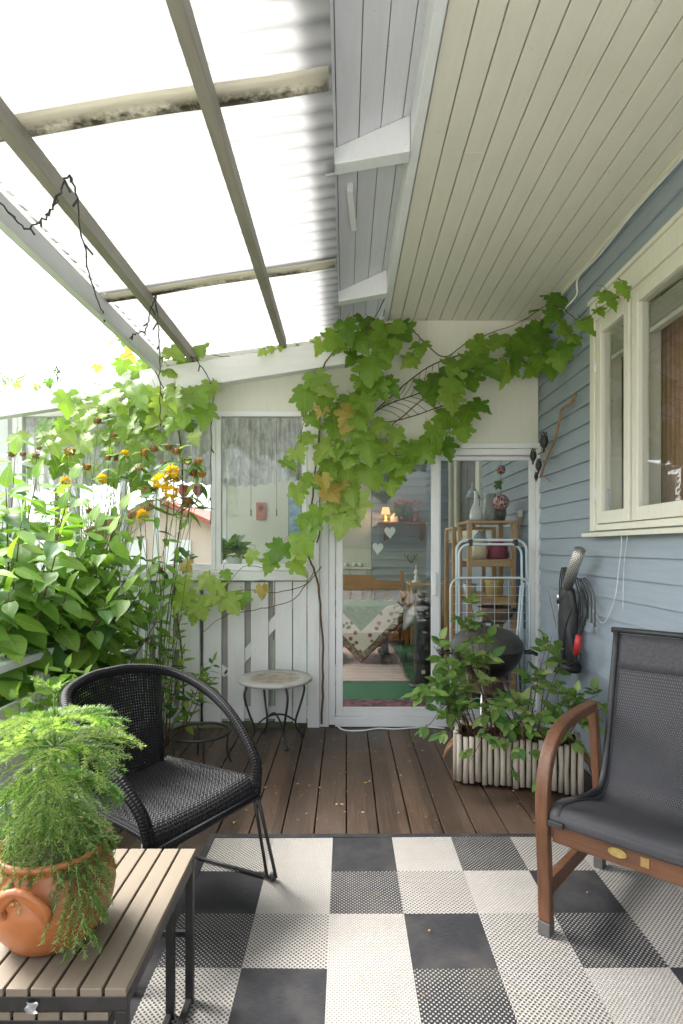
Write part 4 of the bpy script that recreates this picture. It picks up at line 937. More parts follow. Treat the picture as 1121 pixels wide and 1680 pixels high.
q.add(vs,[(i*(n+1)+j,(i+1)*(n+1)+j,(i+1)*(n+1)+j+1,i*(n+1)+j+1) for i in range(n) for j in range(n)],0,uv,True)
tag(q.build('tablecloth',mat_cloth(),solid=.003),'green tablecloth with floral border draped cornerwise over the dark table','tablecloth')
so=thing('wooden_settle','orange pine settle with spindle back behind the dark table','settle',(-.05,7.3,FZ))
x0,x1=-.95,.78
q=MB(); q.box(x0,x1-.05,7.02,7.6,.47,.52); q.box(x0,x1-.05,7.02,7.05,.15,.468); q.build('seat_box',MAT['orange_wood'],so,bevel=.005)
q=MB(); q.box(x0,x1-.05,7.6,7.64,.74,.80)
q.prism([(x0,.80),(x1-.05,.80),(x1-.05,.85),(.42,.86),(.34,.93),(x0,.95)],lambda x,z:(x,7.602,z),lambda x,z:(x,7.638,z)); q.build('back_rail',MAT['orange_wood'],so,bevel=.004)
q=MB(); x=x0+.06
while x<x1-.1: q.lathe([(.010,.521),(.016,.58),(.010,.63),(.017,.68),(.010,.739)],8,(x,7.62,0)); x+=.16
q.build('spindles',MAT['orange_wood'],so)
q=MB(); q.box(x1-.048,x1,7.0,7.07,FZ,.72); q.box(x1-.048,x1,7.59,7.65,FZ,.98); q.box(x1-.045,x1-.004,7.07,7.59,.66,.715); q.box(x1-.045,x1-.004,7.07,7.59,.2,.5); q.build('arm',MAT['orange_wood'],so,bevel=.006)
q=MB(); q.grid(lambda u,v:(x0+.05+1.55*u,7.00+.6*v,.575+.02*math.sin(u*21)+.015*math.sin(v*9)-.06*(abs(v-.5)*2)**6),40,12); tag(q.build('seat_cushion',surf('patterned_red_cloth',(.42,.30,.26),(.20,.07,.07),.9,28,lo=.42,hi=.55),solid=.05),'red and cream patterned cushion on the pine settle','cushion')
def mat_rag():
    m,nt=nm('rag_rug'); n=N(nt,'TexNoise',{'Vector':coords(nt,(.15,13,1)),'Scale':2.2,'Detail':6,'Roughness':.8}); n2=N(nt,'TexNoise',{'Vector':coords(nt,(4,30,1)),'Scale':3,'Detail':4})
    c=ramp(nt,n.outputs[0],[(.3,(.62,.55,.48)),(.5,(.55,.44,.38)),(.58,(.34,.22,.17)),(.63,(.60,.52,.46))]); return finish(m,nt,c,.95,0,.1,n2.outputs[0],.7,.006)
q=MB(); q.grid(lambda u,v:(-.35+.93*u+.006*math.sin(v*60),5.07+2.3*v+.006*math.sin(u*50),FZ+.006),20,40); tag(q.build('rag_rug',mat_rag(),solid=.006),'pale striped rag rug on the green carpet','rug')
MAT['floral']=surf('floral_mat',(.03,.02,.025),(.25,.08,.10),.9,16,lo=.42,hi=.6)
q=MB(); q.box(-.10,.72,4.24,4.47,FZ+.001,FZ+.009); tag(q.build('floral_mat',MAT['floral']),'dark floral mat just inside the sliding door','mat')
ht=thing('tower_heater','black cylindrical tower heater standing on the green carpet','heater',(.667,4.94,FZ))
q=MB(); q.lathe([(.001,.03),(.066,.03),(.072,.045),(.072,.70),(.068,.735),(.05,.742),(.001,.742)],28,(.667,4.94,FZ)); q.build('body',MAT['blackplastic'],ht)
q=MB(); q.lathe([(.001,.001),(.115,.001),(.118,.012),(.09,.024),(.001,.0285)],28,(.667,4.94,FZ)); q.build('base',MAT['blackplastic'],ht)
q=MB(); q.box(.65,.68,4.862,4.8665,FZ+.12,FZ+.15); q.build('sticker',MAT['slat'],ht)
# far wall shelf and what stands on it
shf=thing('wall_shelf','small wooden bracket shelf on the far blue boards','shelf',(.77,7.7,1.6))
sz=P(0,857,7.68).z
q=MB(); q.box(.44,1.12,7.56,FY-.022,sz-.022,sz); q.build('board',MAT['orange_wood'],shf,bevel=.003)
for x in (.52,1.02):
    q=MB(); q.prism([(7.60,sz-.024),(FY-.022,sz-.024),(FY-.022,sz-.26),(FY-.05,sz-.22)],lambda y,z:(x,y,z),lambda y,z:(x+.025,y,z)); q.build('bracket',MAT['orange_wood'],shf)
lx=P(633,850,7.66).x
lp=thing('table_lamp','small lit lamp with orange shade on the bracket shelf','lamp',(lx,7.66,sz))
q=MB(); q.lathe([(.001,.001),(.05,.001),(.045,.02),(.02,.04),(.03,.07),(.012,.10),(.012,.12)],16,(lx,7.66,sz)); q.build('base',surf('brass',(.5,.32,.1),(.4,.25,.08),.3,20,metal=.7),lp)
m,nt_=nm('lit_shade'); e=N(nt_,'Emission',{0:(1,.42,.16,1),1:.35}); N(nt_,'OutputMaterial',{0:e.outputs[0]})
q=MB(); q.lathe([(.062,.11),(.045,.20),(.043,.20),(.060,.11)],20,(lx,7.66,sz)); q.build('lamp_shade',m,lp)
ld=bpy.data.lights.new('lamp_bulb','POINT'); ld.energy=.5; ld.color=(1,.55,.25); ld.shadow_soft_size=.03; lo_=bpy.data.objects.new('lamp_bulb',ld); COL.objects.link(lo_); lo_.location=(0,-.09,.10); lo_.parent=lp
fl=thing('red_flower_pot','potted plant with red blooms on the bracket shelf','potted plant',(.78,7.66,sz))
q=MB(); q.lathe([(.001,.001),(.05,.001),(.065,.10),(.06,.10),(.055,.09),(.001,.09)],18,(.78,7.66,sz)); q.build('pot',MAT['black'],fl)
q=MB()
for k in range(90): d=V((rnd(-1,1),rnd(-.7,.7),rnd(-.2,1))).normalized(); strip_leaf(q,V((.78,7.66,sz+.12)),d,V((0,-1,.5)),rnd(.1,.19),0,.2)
q.build('leaves',MAT['shrub2'],fl)
MAT['redpetal']=surf('red_petal',(.55,.02,.03),(.4,.01,.02),.5,20)
q=MB()
for k in range(7):
    c=V((.66+k*.055,7.58+rnd(-.03,.05),sz+.25+rnd(-.02,.04)))
    for j in range(9): a=j*.7; strip_leaf(q,c,V((math.cos(a),-.3,math.sin(a))),V((0,-1,0)),.03,0,.3)
q.build('blooms',MAT['redpetal'],fl)
nx=P(683,850,7.62).x; nc=thing('red_figurine','slim red painted figurine on the bracket shelf','figurine',(nx,7.64,sz))
q=MB(); q.lathe([(.001,.001),(.035,.001),(.04,.03),(.032,.08),(.03,.13),(.018,.145)],14,(nx,7.64,sz)); q.build('coat',surf('red_paint',(.45,.05,.03),(.35,.04,.03),.4),nc)
q=MB(); q.lathe([(.001,.146),(.022,.152),(.025,.17),(.02,.188),(.001,.195)],14,(nx,7.64,sz)); q.build('head',surf('flesh_paint',(.6,.4,.28),(.55,.36,.25),.5),nc)
hx=P(647,850,7.62).x; hh=MB(); hh.prism([(-.045,.001),(.045,.001),(.045,.07),(0,.125),(-.045,.07)],lambda x,z:(hx+x,7.61,sz+z),lambda x,z:(hx+x,7.68,sz+z)); tag(hh.build('toy_house',MAT['slat']),'tiny grey toy house ornament on the bracket shelf','ornament')
# hearts
def heart(px,py,sizepx,rot,label):
    p=P(px,py,4.42); s_=sizepx/F*4.42; t=thing('heart_ornament',label,'ornament',p)
    pts=[]
    for k in range(28):
        a=2*PI*k/28; x=16*math.sin(a)**3/34; z=(13*math.cos(a)-5*math.cos(2*a)-2*math.cos(3*a)-math.cos(4*a))/34*1.25
        pts.append((x*math.cos(rot)-z*math.sin(rot),x*math.sin(rot)+z*math.cos(rot)))
    q=MB(); q.prism(pts,lambda x,z:(p.x+x*s_,p.y,p.z+z*s_),lambda x,z:(p.x+x*s_,p.y+.012,p.z+z*s_)); q.build('heart',surf('mint_white_paint',(.85,.9,.88),(.78,.84,.82),.6,20),t,bevel=.003)
    q=MB(); q.tube([p+V((0,.006,s_*.25)),p+V((0,.006,s_*.25+.17))],.001,4); q.build('string',MAT['slat'],t)
heart(640,873,19,.03,'white heart hanging higher of the pair behind the door glass'); heart(620,899,19,-.05,'white heart hanging lower of the pair behind the door glass')
p=P(674,916,FY-.03); an=MB()
for sg in (-1,1): an.tube(spline([p+V((0,0,-.06)),p+V((sg*.05,-.02,0)),p+V((sg*.10,-.04,.07))],4),[.010,.009,.008,.008,.008,.007,.006,.005,.003],6); an.tube([p+V((sg*.05,-.02,0)),p+V((sg*.04,-.04,.05))],.005,6)
tag(an.build('antlers',surf('dark_antler',(.06,.05,.045),(.1,.085,.075),.7,20)),'small dark antlers mounted on the far blue boards','antlers')
# side cabinet and white lamp, throw
cbx=thing('slatted_cabinet','pale wooden barred cabinet against the far blue boards','cabinet',(.93,7.2,FZ))
a,b=.80,1.30; q=MB()
for x in (a,b-.04):
    for y in (7.0,7.4): q.box(x,x+.04,y,y+.04,FZ,.83)
q.box(a-.01,b+.01,6.98,7.46,.832,.86); q.box(a+.04,b-.04,7.005,7.035,.45,.49); q.build('frame',MAT['birch'],cbx,bevel=.003)
q=MB()
for k in range(4): q.box(a+.09+k*.1,a+.11+k*.1,7.01,7.03,.492,.83)
q.build('bars',MAT['birch'],cbx)
lx2=P(683,946,7.1).x; wl2=thing('white_candlestick','turned white candlestick on the barred cabinet','candlestick',(lx2,7.1,.861)); q=MB(); q.lathe([(.001,.001),(.055,.001),(.055,.02),(.018,.035),(.028,.07),(.015,.10),(.03,.13),(.012,.165),(.001,.17)],16,(lx2,7.1,.861)); q.build('body',MAT['alu'],wl2)
q=MB(); q.lathe([(.001,.171),(.012,.172),(.011,.22),(.001,.222)],10,(lx2,7.1,.861)); q.build('candle',MAT['cream'],wl2)
q=MB(); c=P(668,1010,6.6); q.grid(lambda u,v:(c.x-.10+.2*u,c.y+.05*math.sin(v*4+u*2),c.z+.12-.26*v+.03*math.sin(u*7+v*3)),16,16); tag(q.build('white_throw',surf('white_cloth',(.6,.58,.55),(.5,.48,.45),.9,10),solid=.02),'crumpled white throw beside the tower heater','throw')
for k,px in enumerate((568,581,592)):
    p=P(px,921,FY-.03); q=MB(); q.lathe([(.001,.001),(.02,.001),(.03,.02),(.03,.045),(.012,.06),(.001,.062)],12,(p.x,p.y,1.031)); tag(q.build('small_cup',MAT['slat']),'tiny pale cup, one of three on the wainscot ledge','cup','cups on the wainscot ledge')
# shelf units by the house wall, right pane
def shelf_unit(x0,x1,y0,y1,zt,levels,label):
    t=thing('shelf_unit',label,'shelf',((x0+x1)/2,(y0+y1)/2,FZ)); w_=.034
    for x in (x0,x1-w_):
        for y in (y0,y1-w_): q=MB(); q.box(x,x+w_,y,y+w_,FZ,zt-.022); q.build('post',MAT['birch'],t,bevel=.002)
    for z in levels:
        q=MB(); q.box(x0+.002,x1-.002,y0+.002,y1-.002,z-.02,z) if z==zt else q.box(x0+w_+.001,x1-w_-.001,y0+.004,y1-.004,z-.02,z); q.build('shelf',MAT['birch'],t,bevel=.002)
        if z<zt: q=MB(); q.box(x0+w_,x1-w_,y0+.006,y0+.026,z-.055,z-.021); q.build('rail',MAT['birch'],t,bevel=.002)
S1=P(0,854,4.45).z; S2=P(0,918,4.45).z; S3=P(0,980,4.45).z
shelf_unit(.955,1.335,4.45,4.85,S1,(S1,S2,S3,.42),'nearer tall birch shelf unit with vases on top by the blue boards')
shelf_unit(.93,1.31,4.95,5.35,S1-.03,(S1-.03,S2-.02,S3-.02,.42),'farther birch shelf unit partly hidden by the nearer one')
def pot_on(name,label,cat,px,Y,z,prof,mat,grp=None):
    x=(px-CX)/F*Y; q=MB(); q.lathe(prof,20,(x,Y,z)); return tag(q.build(name,mat),label,cat,grp)
MAT['clearjar']=surf('pale_glaze',(.6,.63,.62),(.5,.53,.52),.2,8); MAT['greyglaze']=surf('grey_glaze',(.22,.25,.24),(.3,.33,.32),.25,6); MAT['creamglaze']=surf('cream_glaze',(.58,.5,.33),(.45,.37,.22),.35,8)
pot_on('white_jug','white narrow necked jug on the nearer shelf unit','jug',781,4.55,S1+.001,[(.001,0),(.05,0),(.055,.03),(.04,.10),(.016,.15),(.014,.22),(.02,.24),(.001,.238)],MAT['clearjar'])
pot_on('grey_vase','tall grey glazed vase beside the white jug','vase',803,4.6,S1+.001,[(.001,0),(.045,0),(.05,.06),(.046,.16),(.055,.22),(.05,.222),(.001,.2)],MAT['greyglaze'])
lt=thing('dark_lantern','dark pointed lantern behind the white jug','lantern',((776-CX)/F*4.75,4.75,S1)); x=(776-CX)/F*4.75
q=MB(); q.lathe([(.001,.001),(.06,.001),(.06,.02),(.001,.021)],6,(x,4.75,S1)); q.lathe([(.001,.20),(.065,.20),(.03,.27),(.012,.29),(.012,.33),(.001,.335)],6,(x,4.75,S1)); q.build('cap',MAT['greyglaze'],lt)
q=MB()
for k in range(6): a=k*PI/3; q.tube([(x+.055*math.cos(a),4.75+.055*math.sin(a),S1+.02),(x+.055*math.cos(a),4.75+.055*math.sin(a),S1+.2)],.005,5)
q.build('cage',MAT['greyglaze'],lt)
pot_on('dark_vase','dark round vase under the red glass ball','vase',818,4.68,S1+.001,[(.001,0),(.05,0),(.065,.06),(.06,.14),(.045,.18),(.001,.17)],surf('dark_glaze',(.06,.08,.075),(.1,.12,.11),.3))
pot_on('cream_jug','cream pottery jug on the middle shelf','jug',787,4.56,S2+.001,[(.001,0),(.05,0),(.066,.05),(.06,.10),(.045,.14),(.05,.16),(.001,.15)],MAT['creamglaze'])
pot_on('blue_jar','pale blue jar with knob lid on the middle shelf','jar',787,4.72,S2+.001,[(.001,0),(.055,0),(.065,.07),(.065,.15),(.04,.2),(.015,.22),(.001,.24)],surf('pale_blue_glaze',(.3,.42,.5),(.25,.36,.44),.3))
q=MB(); bx=(817-CX)/F*4.6; q.grid(lambda u,v:(bx+(.095-.03*v)*math.cos(2*PI*u)+.012*math.sin(5*v+4*u),4.62+.06*math.sin(2*PI*u),S2+.003+.13*v+.012*math.sin(12*u)*v),24,8); tag(q.build('red_bag',surf('crimson_cloth',(.28,.012,.05),(.2,.01,.035),.7,9,bstr=.3,bscale=15),solid=.004),'crumpled crimson bag on the middle shelf','bag')
pot_on('yellow_pot','straw yellow plant pot on the lower shelf','pot',811,4.56,S3+.001,[(.001,0),(.058,0),(.072,.11),(.078,.13),(.07,.132),(.001,.12)],surf('straw_glaze',(.5,.36,.1),(.42,.29,.08),.5,12))
pot_on('white_pot','small white plant pot on the lower shelf','pot',771,4.66,S3+.001,[(.001,0),(.045,0),(.055,.09),(.05,.092),(.001,.08)],MAT['clearjar'])
pot_on('brown_bowl','wide brown bowl below the yellow pot','bowl',815,4.50,S3-.21,[(.001,0),(.06,0),(.12,.06),(.15,.13),(.145,.132),(.05,.03),(.001,.025)],surf('brown_glaze',(.15,.08,.04),(.22,.13,.06),.4,6))
pot_on('olive_pot','olive green pot at the bottom of the shelf unit','pot',818,4.6,.421,[(.001,0),(.08,0),(.11,.16),(.115,.18),(.105,.182),(.001,.16)],surf('olive_glaze',(.09,.085,.03),(.12,.11,.05),.4,6))
q=MB(); q.box(.99,1.30,4.5,4.8,.14,.40); tag(q.build('red_crate',surf('red_brown_wood',(.22,.05,.035),(.15,.04,.03),.6,6),bevel=.006),'red brown crate at the foot of the nearer shelf unit','crate')
bp=thing('blue_coat','dark blue coat hanging on the wall past the shelf unit','coat',(1.37,4.42,.75)); q=MB(); q.grid(lambda u,v:(1.385-.05*math.sin(PI*u)-.01*math.sin(20*u),4.3+.26*u,1.30-.62*v),20,6); q.build('cloth',surf('navy_cloth',(.03,.05,.09),(.02,.035,.07),.9,12),bp,solid=.01)
gb=thing('glass_ball_hanger','string of red glass balls hanging beside the shelf unit','ornament',P(822,820,4.5))
m,nt_=nm('red_glass_net'); v_=N(nt_,'TexVoronoi',{'Vector':coords(nt_),'Scale':38},feature='DISTANCE_TO_EDGE'); cc_=ramp(nt_,v_.outputs[0],[(.06,(.45,.36,.34)),(.12,(.22,.02,.035))]); MAT['redglass']=finish(m,nt_,cc_,.15,0,.6)
def ball(p,r): return [(max(.001,r*math.cos(a)),r*math.sin(a)) for a in [(-PI/2)+PI*k/12 for k in range(13)]]
for (py,r) in ((824,.064),(771,.036)):
    p=P(822,py,4.5); q=MB(); q.lathe(ball(p,r),22,p); q.build('ball',MAT['redglass'],gb)
p=P(818,796,4.5); q=MB()
for k in range(14): strip_leaf(q,p,rdir(),V((0,-1,0)),.05,0,.3)
q.build('leaf_cluster',MAT['shrub2'],gb); q=MB(); q.tube([P(822,824,4.5),P(822,740,4.5)],.002,4); q.build('string',MAT['rope'],gb)
bw_=thing('scoop_brush','wooden hand brush hanging on the blue boards past the shelf','brush',wallp(853,850,.02)); q=MB(); a=V((1.385,4.52,H+50/F*4.5)); q.bar(a,a+V((0,.05,-.17)),.03,.012,(1,0,0)); q.build('handle',MAT['birch'],bw_); q=MB(); q.box(1.36,1.395,4.48,4.56,a.z,a.z+.05); q.build('bristles',MAT['slat'],bw_)
# seen through the windows on the left
pf=thing('blue_picture','blue abstract picture in dark frame on the far white wall','picture',P(486,880,FY-.03))
a,b=P(473,797,FY-.03),P(500,880,FY-.03); q=MB(); q.box(a.x,b.x+.2,FY-.03,FY-.003,b.z,a.z); q.build('frame',MAT['greyglaze'],pf,bevel=.003)
q=MB(); q.box(a.x+.02,b.x+.18,FY-.034,FY-.0305,b.z+.02,a.z-.02); q.build('canvas',surf('blue_print',(.10,.25,.40),(.35,.5,.62),.6,9,lo=.35,hi=.65),pf)
pq=thing('red_plaque','small red clay plaque on the far white wall','plaque',P(428,850,FY-.03)); a,b=P(420,824,FY-.03),P(437,853,FY-.03); q=MB(); q.box(a.x,b.x,FY-.03,FY-.003,b.z,a.z); q.build('tile',surf('red_clay',(.42,.10,.06),(.5,.22,.15),.7,14),pq,bevel=.02); q=MB(); p=P(428,833,FY-.035)
for k in range(8): q.tube([p,p+V((.045*math.cos(k*PI/4),0,.045*math.sin(k*PI/4)))],.007,5)
q.build('relief',surf('dark_red_clay',(.25,.05,.03),(.3,.07,.05),.7),pq)
def cord(px,py0,py1,Y,label): q=MB(); a,b=P(px,py0,Y),P(px,py1,Y); q.tube([a,b],.002,4); q.tube([b,b+V((0,0,-.05))],.006,6); tag(q.build('blind_cord',MAT['rope']),label,'cord')
cord(412,690,836,4.3,'left of two thin cords hanging behind the narrow window'); cord(454,690,836,4.3,'right of two thin cords hanging behind the narrow window')
def sillplant(px,Y,s_,label,potm,bushy):
    x=(px-CX)/F*Y; z=Zw(937)+.002; t=thing('sill_plant',label,'potted plant',(x,Y,z)); q=MB(); q.box(x-.1,x+.1,Y-.06,Y+.07,z-.03,z-.001); q.build('saucer',MAT['alu'],t)
    q=MB(); q.lathe([(.001,0),(.05*s_,0),(.068*s_,.10*s_),(.062*s_,.1*s_),(.001,.09*s_)],18,(x,Y,z)); q.build('pot',potm,t)
    q=MB()
    for k in range(bushy): d=V((rnd(-1,1),rnd(-.8,.8),rnd(-.1,1))).normalized(); ovate_leaf(q,V((x,Y,z+.10*s_))+d*rnd(.02,.10)*s_,d+V((0,0,-.2)),V((0,-.6,1)),rnd(.04,.075)*s_,0 if rnd(0,1)<.6 else 1,.45,4)
    q.build('leaves',[MAT['shrub1'],MAT['shrub2']],t)
sillplant(383,4.35,1.1,'leafy green plant in white pot on the narrow window sill',MAT['alu'],130)
sillplant(303,4.36,.7,'small plant in dark pot on the window sill behind the flowers',MAT['stem'],30)
chd=thing('candle_chandelier','black iron chandelier with red glass cups behind the window','chandelier',P(285,850,4.9))
YC=4.9; hub=P(285,846,YC); q=MB(); q.tube([hub,hub+V((0,0,.75))],.005,6); q.build('rod',MAT['black'],chd)
for (px,py) in ((325,804),(302,806),(240,806)):
    p=P(px,py,YC+(0 if px!=302 else -.12)); q=MB(); q.tube(spline([hub,hub.lerp(p,.5)+V((0,0,-.05)),V((p.x*.93+hub.x*.07,p.y,p.z-.10)),p+V((0,0,-.055))],6),.006,6); q.lathe([(.001,-.06),(.03,-.055),(.03,-.05),(.001,-.048)],12,p); ar=q.build('arm',MAT['black'],chd)
    q=MB(); q.lathe([(.001,-.047),(.025,-.045),(.047,-.01),(.047,.03),(.038,.052),(.035,.05),(.001,-.03)],16,p); q.build('glass_cup',surf('red_cup',(.55,.06,.06),(.65,.15,.13),.2),ar)

# ------------------------------------------------------------------ beyond: brick house, trees
bh=thing('brick_house','red brick neighbour house with tiled roof beyond the garden','house',(-5.8,16,-.5))
m,nt_=nm('red_brick'); br=N(nt_,'TexBrick',{'Vector':coords(nt_,(1,1,1)),'Color1':(.58,.27,.2,1),'Color2':(.5,.22,.16,1),'Mortar':(.55,.45,.4,1),'Scale':4.5}); MAT['brick']=finish(m,nt_,br.outputs[0],.85)
MAT['tile']=surf('roof_tile_red',(.36,.10,.06),(.26,.07,.045),.7,12,(1,5,1))
x0,x1=-6.6,-3.35; q=MB(); q.prism([(x0,-.5),(x1,-.5),(x1,1.75),((x0+x1)/2,2.45),(x0,1.75)],lambda x,z:(x,15.5,z),lambda x,z:(x,22,z)); q.build('wall',MAT['brick'],bh)
q=MB()
for sg in (-1,1):
    a=((x0+x1)/2,2.5); b=((x0+x1)/2+sg*1.95,1.62); q.prism([a,b,(b[0],b[1]+.14),(a[0],a[1]+.14)],lambda x,z:(x,15.1,z),lambda x,z:(x,22.4,z))
q.build('roof',MAT['tile'],bh)
q=MB(); q.tube([(x1+.08,15.4,-.4),(x1+.08,15.4,1.55)],.06,8); q.box(-4.9,-4.2,15.44,15.49,-.4,1.5); q.box(-6.1,-5.4,15.44,15.49,.4,1.5); q.build('white_trim',MAT['alu'],bh)
def conifer(x,y,h,label):
    t=thing('spruce_tree',label,'tree',(x,y,-.5)); q=MB(); q.tube([(x,y,-.5),(x,y,h*.5),(x,y,h)],[.2,.12,.02],8); q.build('trunk',MAT['stem'],t); q=MB()
    for k in range(900):
        f=rnd(.2,1)**.8; r=(1-f)*h*.2+.1; a=rnd(0,2*PI); p=V((x+r*rnd(.2,.9)*math.cos(a),y+r*rnd(.2,.9)*math.sin(a),-.5+f*(h+.5))); strip_leaf(q,p,V((math.cos(a),math.sin(a),rnd(-.5,.1))),V((0,0,1)),rnd(.3,.7)*(1.1-f*.6),0,.16)
    q.build('crown',MAT['shrub2'],t)
conifer(-16.2,32,11.6,'dark spruce tip far off above the white beam'); conifer(-21,34,10.6,'second dark spruce far off at the left edge')
def tree(x,y,h,r,label,name='garden_tree'):
    t=thing(name,label,'tree',(x,y,-.5)); q=MB(); q.tube([(x,y,-.5),(x+.1,y,h*.45),(x,y,h*.8)],[.13,.09,.03],8); tips=[]
    for k in range(14): a=rnd(0,6.3); p=V((x+r*.7*math.cos(a),y+r*.7*math.sin(a),h*rnd(.5,.95))); q.tube([(x,y,h*rnd(.3,.55)),(V((x,y,h*.6))+p)/2+rdir(.1),p],[.04,.025,.01],5); tips.append(p)
    q.build('trunk',MAT['stem'],t); q=MB()
    for p in tips:
        for k in range(170): d=rdir(r*.45); d.z*=.7; ovate_leaf(q,p+d,rdir()+V((0,0,-.4)),V((0,0,1))+rdir(.6),rnd(.09,.17),R.choice((0,0,1)),.35,2)
    q.build('crown',[MAT['shrub1'],MAT['shrub2']],t)
tree(-8.5,3.5,3.6,2.0,'bushy green tree out in the garden beyond the railing'); tree(-7.5,8.5,3.0,1.7,'round green tree behind the garden room windows'); tree(-11,-1.5,3.8,2.2,'broad green tree standing in the garden toward the viewer')
# airy rowan at the upper left corner
ro=thing('rowan_tree','thin airy tree with feathered leaves at the upper left edge','tree',(-3.9,5.6,-.5)); q=MB(); lf=MB()
q.tube(spline([(-4.1,5.6,-.5),(-4.0,5.6,1.5),(-3.85,5.6,2.6),(-3.75,5.6,3.3)],5),[.05-.0025*i for i in range(16)],8)
for k in range(26):
    s_=V((rnd(-4.0,-3.75),5.6,rnd(2.2,3.2))); e=s_+V((rnd(-.5,.62),rnd(-.4,.4),rnd(-.15,.30))); br_=spline([s_,s_.lerp(e,.5)+V((0,0,.08)),e],5); q.tube(br_,.005,5)
    for p in br_[3:]:
        ax=(rdir()+V((.4,0,-.3))).normalized(); sd_=ax.cross(V((0,-1,.2))).normalized()
        for j in range(6):
            for sg in (-1,1): strip_leaf(lf,p+ax*.022*j,ax*.5+sd_*sg,V((0,-1,.4)),.045,0,.22)
q.build('trunk',MAT['stem'],ro); lf.build('crown',MAT['shrub3'],ro)
# ------------------------------------------------------------------ grape vine over the beam, the panel and the house corner
VM=[MAT['vine1'],MAT['vine2'],MAT['vine3'],MAT['vine4']]
LV=MB(); SV=MB()
def vl(px,py,w,Y=None,mi=None,tilt=None):
    """one vine leaf, w = its width in photo pixels"""
    Y=Y if Y else rnd(3.80,3.96)
    p=P(px,py,Y); size=w/F*Y*rnd(.74,1.1)
    a=rnd(-.9,.9) if tilt is None else tilt
    tip=V((math.sin(a),-rnd(.1,.7),-math.cos(a)))
    nrm=V((rnd(-.5,.4),-1,rnd(.1,.9)))
    if mi is None: mi=R.choices((0,1,2,3),(.55,.25,.19,.01))[0]
    t=tip.normalized(); grape_leaf(LV,p-t*size*.45,tip,nrm,size,mi)
    q=p-t*size*.4; SV.tube(spline([q,q+V((rnd(-.02,.02),.03,.04)),q+V((rnd(-.05,.05),rnd(.02,.08),rnd(.03,.08)))],3),.0015,4)
def vs_(pts,r0=.006,r1=.002):
    s=spline([P(*p) for p in pts],7); n=len(s)-1; SV.tube([p+V((rnd(-.004,.004),rnd(-.004,.004),rnd(-.004,.004))) for p in s],[r0+(r1-r0)*i/n for i in range(n+1)],6)
top=[(545,560,50),(570,545,54),(600,532,52),(592,565,46),(617,557,54),(556,572,42),(640,560,58),(661,545,42),(690,572,44),(672,592,36),(630,582,48),(610,607,54),(600,630,46),(642,636,50),(596,652,50),(578,590,40),(525,570,36),(655,575,46),(620,520,36),(585,520,30),(700,560,34),(665,610,40),(560,540,40)]
for a in top[:17]: vl(*a,mi=R.choices((0,1,2),(.55,.33,.12))[0])
right=[(725,625,58),(705,642,50),(745,603,56),(770,592,50),(790,572,46),(815,562,48),(800,602,54),(831,612,48),(770,627,50),(741,657,50),(731,690,46),(765,682,52),(790,667,38),(715,716,52),(690,742,54),(760,710,42),(735,738,40),(650,715,44),(670,745,44),(748,632,50),(845,592,44),(716,600,44),(700,625,46),(752,572,38),(780,645,48),(722,665,48),(640,690,34)]
for a in right[:21]: vl(*a,Y=rnd(3.84,4.02),mi=R.choices((0,1,2),(.6,.3,.1))[0])
corner=[(870,572,48),(890,545,44),(905,520,44),(910,495,42),(885,592,50),(905,610,44),(930,572,46),(925,540,36),(870,610,40),(880,500,30),(862,548,36),(918,592,40),(895,568,50),(850,570,44),(945,556,36),(898,483,24)]
for px,py,w in corner:
    Y=min(4.0,(WX-.10)*F/(px-CX)) if px>880 else rnd(3.85,4.0); vl(px,py,w,Y,R.choices((0,1),(.35,.65))[0])
for px,py,w,Y in ((966,535,40,3.15),(1003,490,42,2.82),(1027,476,30,2.68),(985,512,26,2.95)): vl(px,py,w,Y,0,.5)
hang=[(560,682,50),(590,690,50),(540,642,46),(500,657,50),(520,627,44),(580,665,54),(550,702,46),(618,702,44),(590,722,50),(560,737,46),(530,742,46),(541,770,50),(570,790,46),(546,803,44),(520,850,54),(560,862,50),(585,836,52),(577,812,44),(511,872,50),(500,722,42),(490,747,40),(475,762,36),(503,792,36),(490,812,38),(500,893,46),(492,908,42),(456,906,40),(442,926,36),(490,932,38),(610,782,48),(640,760,46),(651,787,36),(641,802,28),(572,755,40),(605,740,48),(535,665,40),(515,690,36),(625,640,44),(660,770,40),(575,845,44),(540,835,40),(600,665,50),(630,735,44),(500,860,40),(570,705,48)]
for a in hang: vl(*a,mi=R.choices((0,1,2),(.5,.12,.38))[0])
for px,py,w in ((571,690,44),(546,812,40),(531,792,34),(553,742,32),(430,972,32),(527,672,30),(558,800,30)): vl(px,py,w,mi=3)
low=[(380,992,40),(360,968,36),(345,985,34),(330,1000,36),(312,985,34),(398,985,30),(300,960,36),(335,955,34),(318,1010,30),(296,990,36),(410,915,28),(372,945,26),(308,930,34)]
for px,py,w in low: vl(px,py,w,rnd(3.72,3.95),R.choices((0,2,3),(.25,.65,.1))[0])
vs_([(528,1188,4.06),(530,1080,4.06),(522,960,4.05),(505,900,4.0),(515,800,3.98),(525,700,3.98),(527,620,3.98),(545,580,3.96),(600,540,3.92),(632,490,3.9),(628,520,3.95)],.008,.003)
vs_([(527,930,4.02),(500,960,3.98),(450,972,3.96),(400,968,3.95),(340,985,3.93),(300,1000,3.9)],.004,.002)
vs_([(515,940,4.0),(480,985,4.02),(420,1000,4.0),(370,1010,3.98),(330,1040,3.97)],.0035,.002)
vs_([(520,890,4.0),(545,800,3.98),(575,740,4.0),(640,700,4.0),(700,650,4.03),(760,600,4.04),(830,560,4.04),(880,530,4.0)],.005,.003)
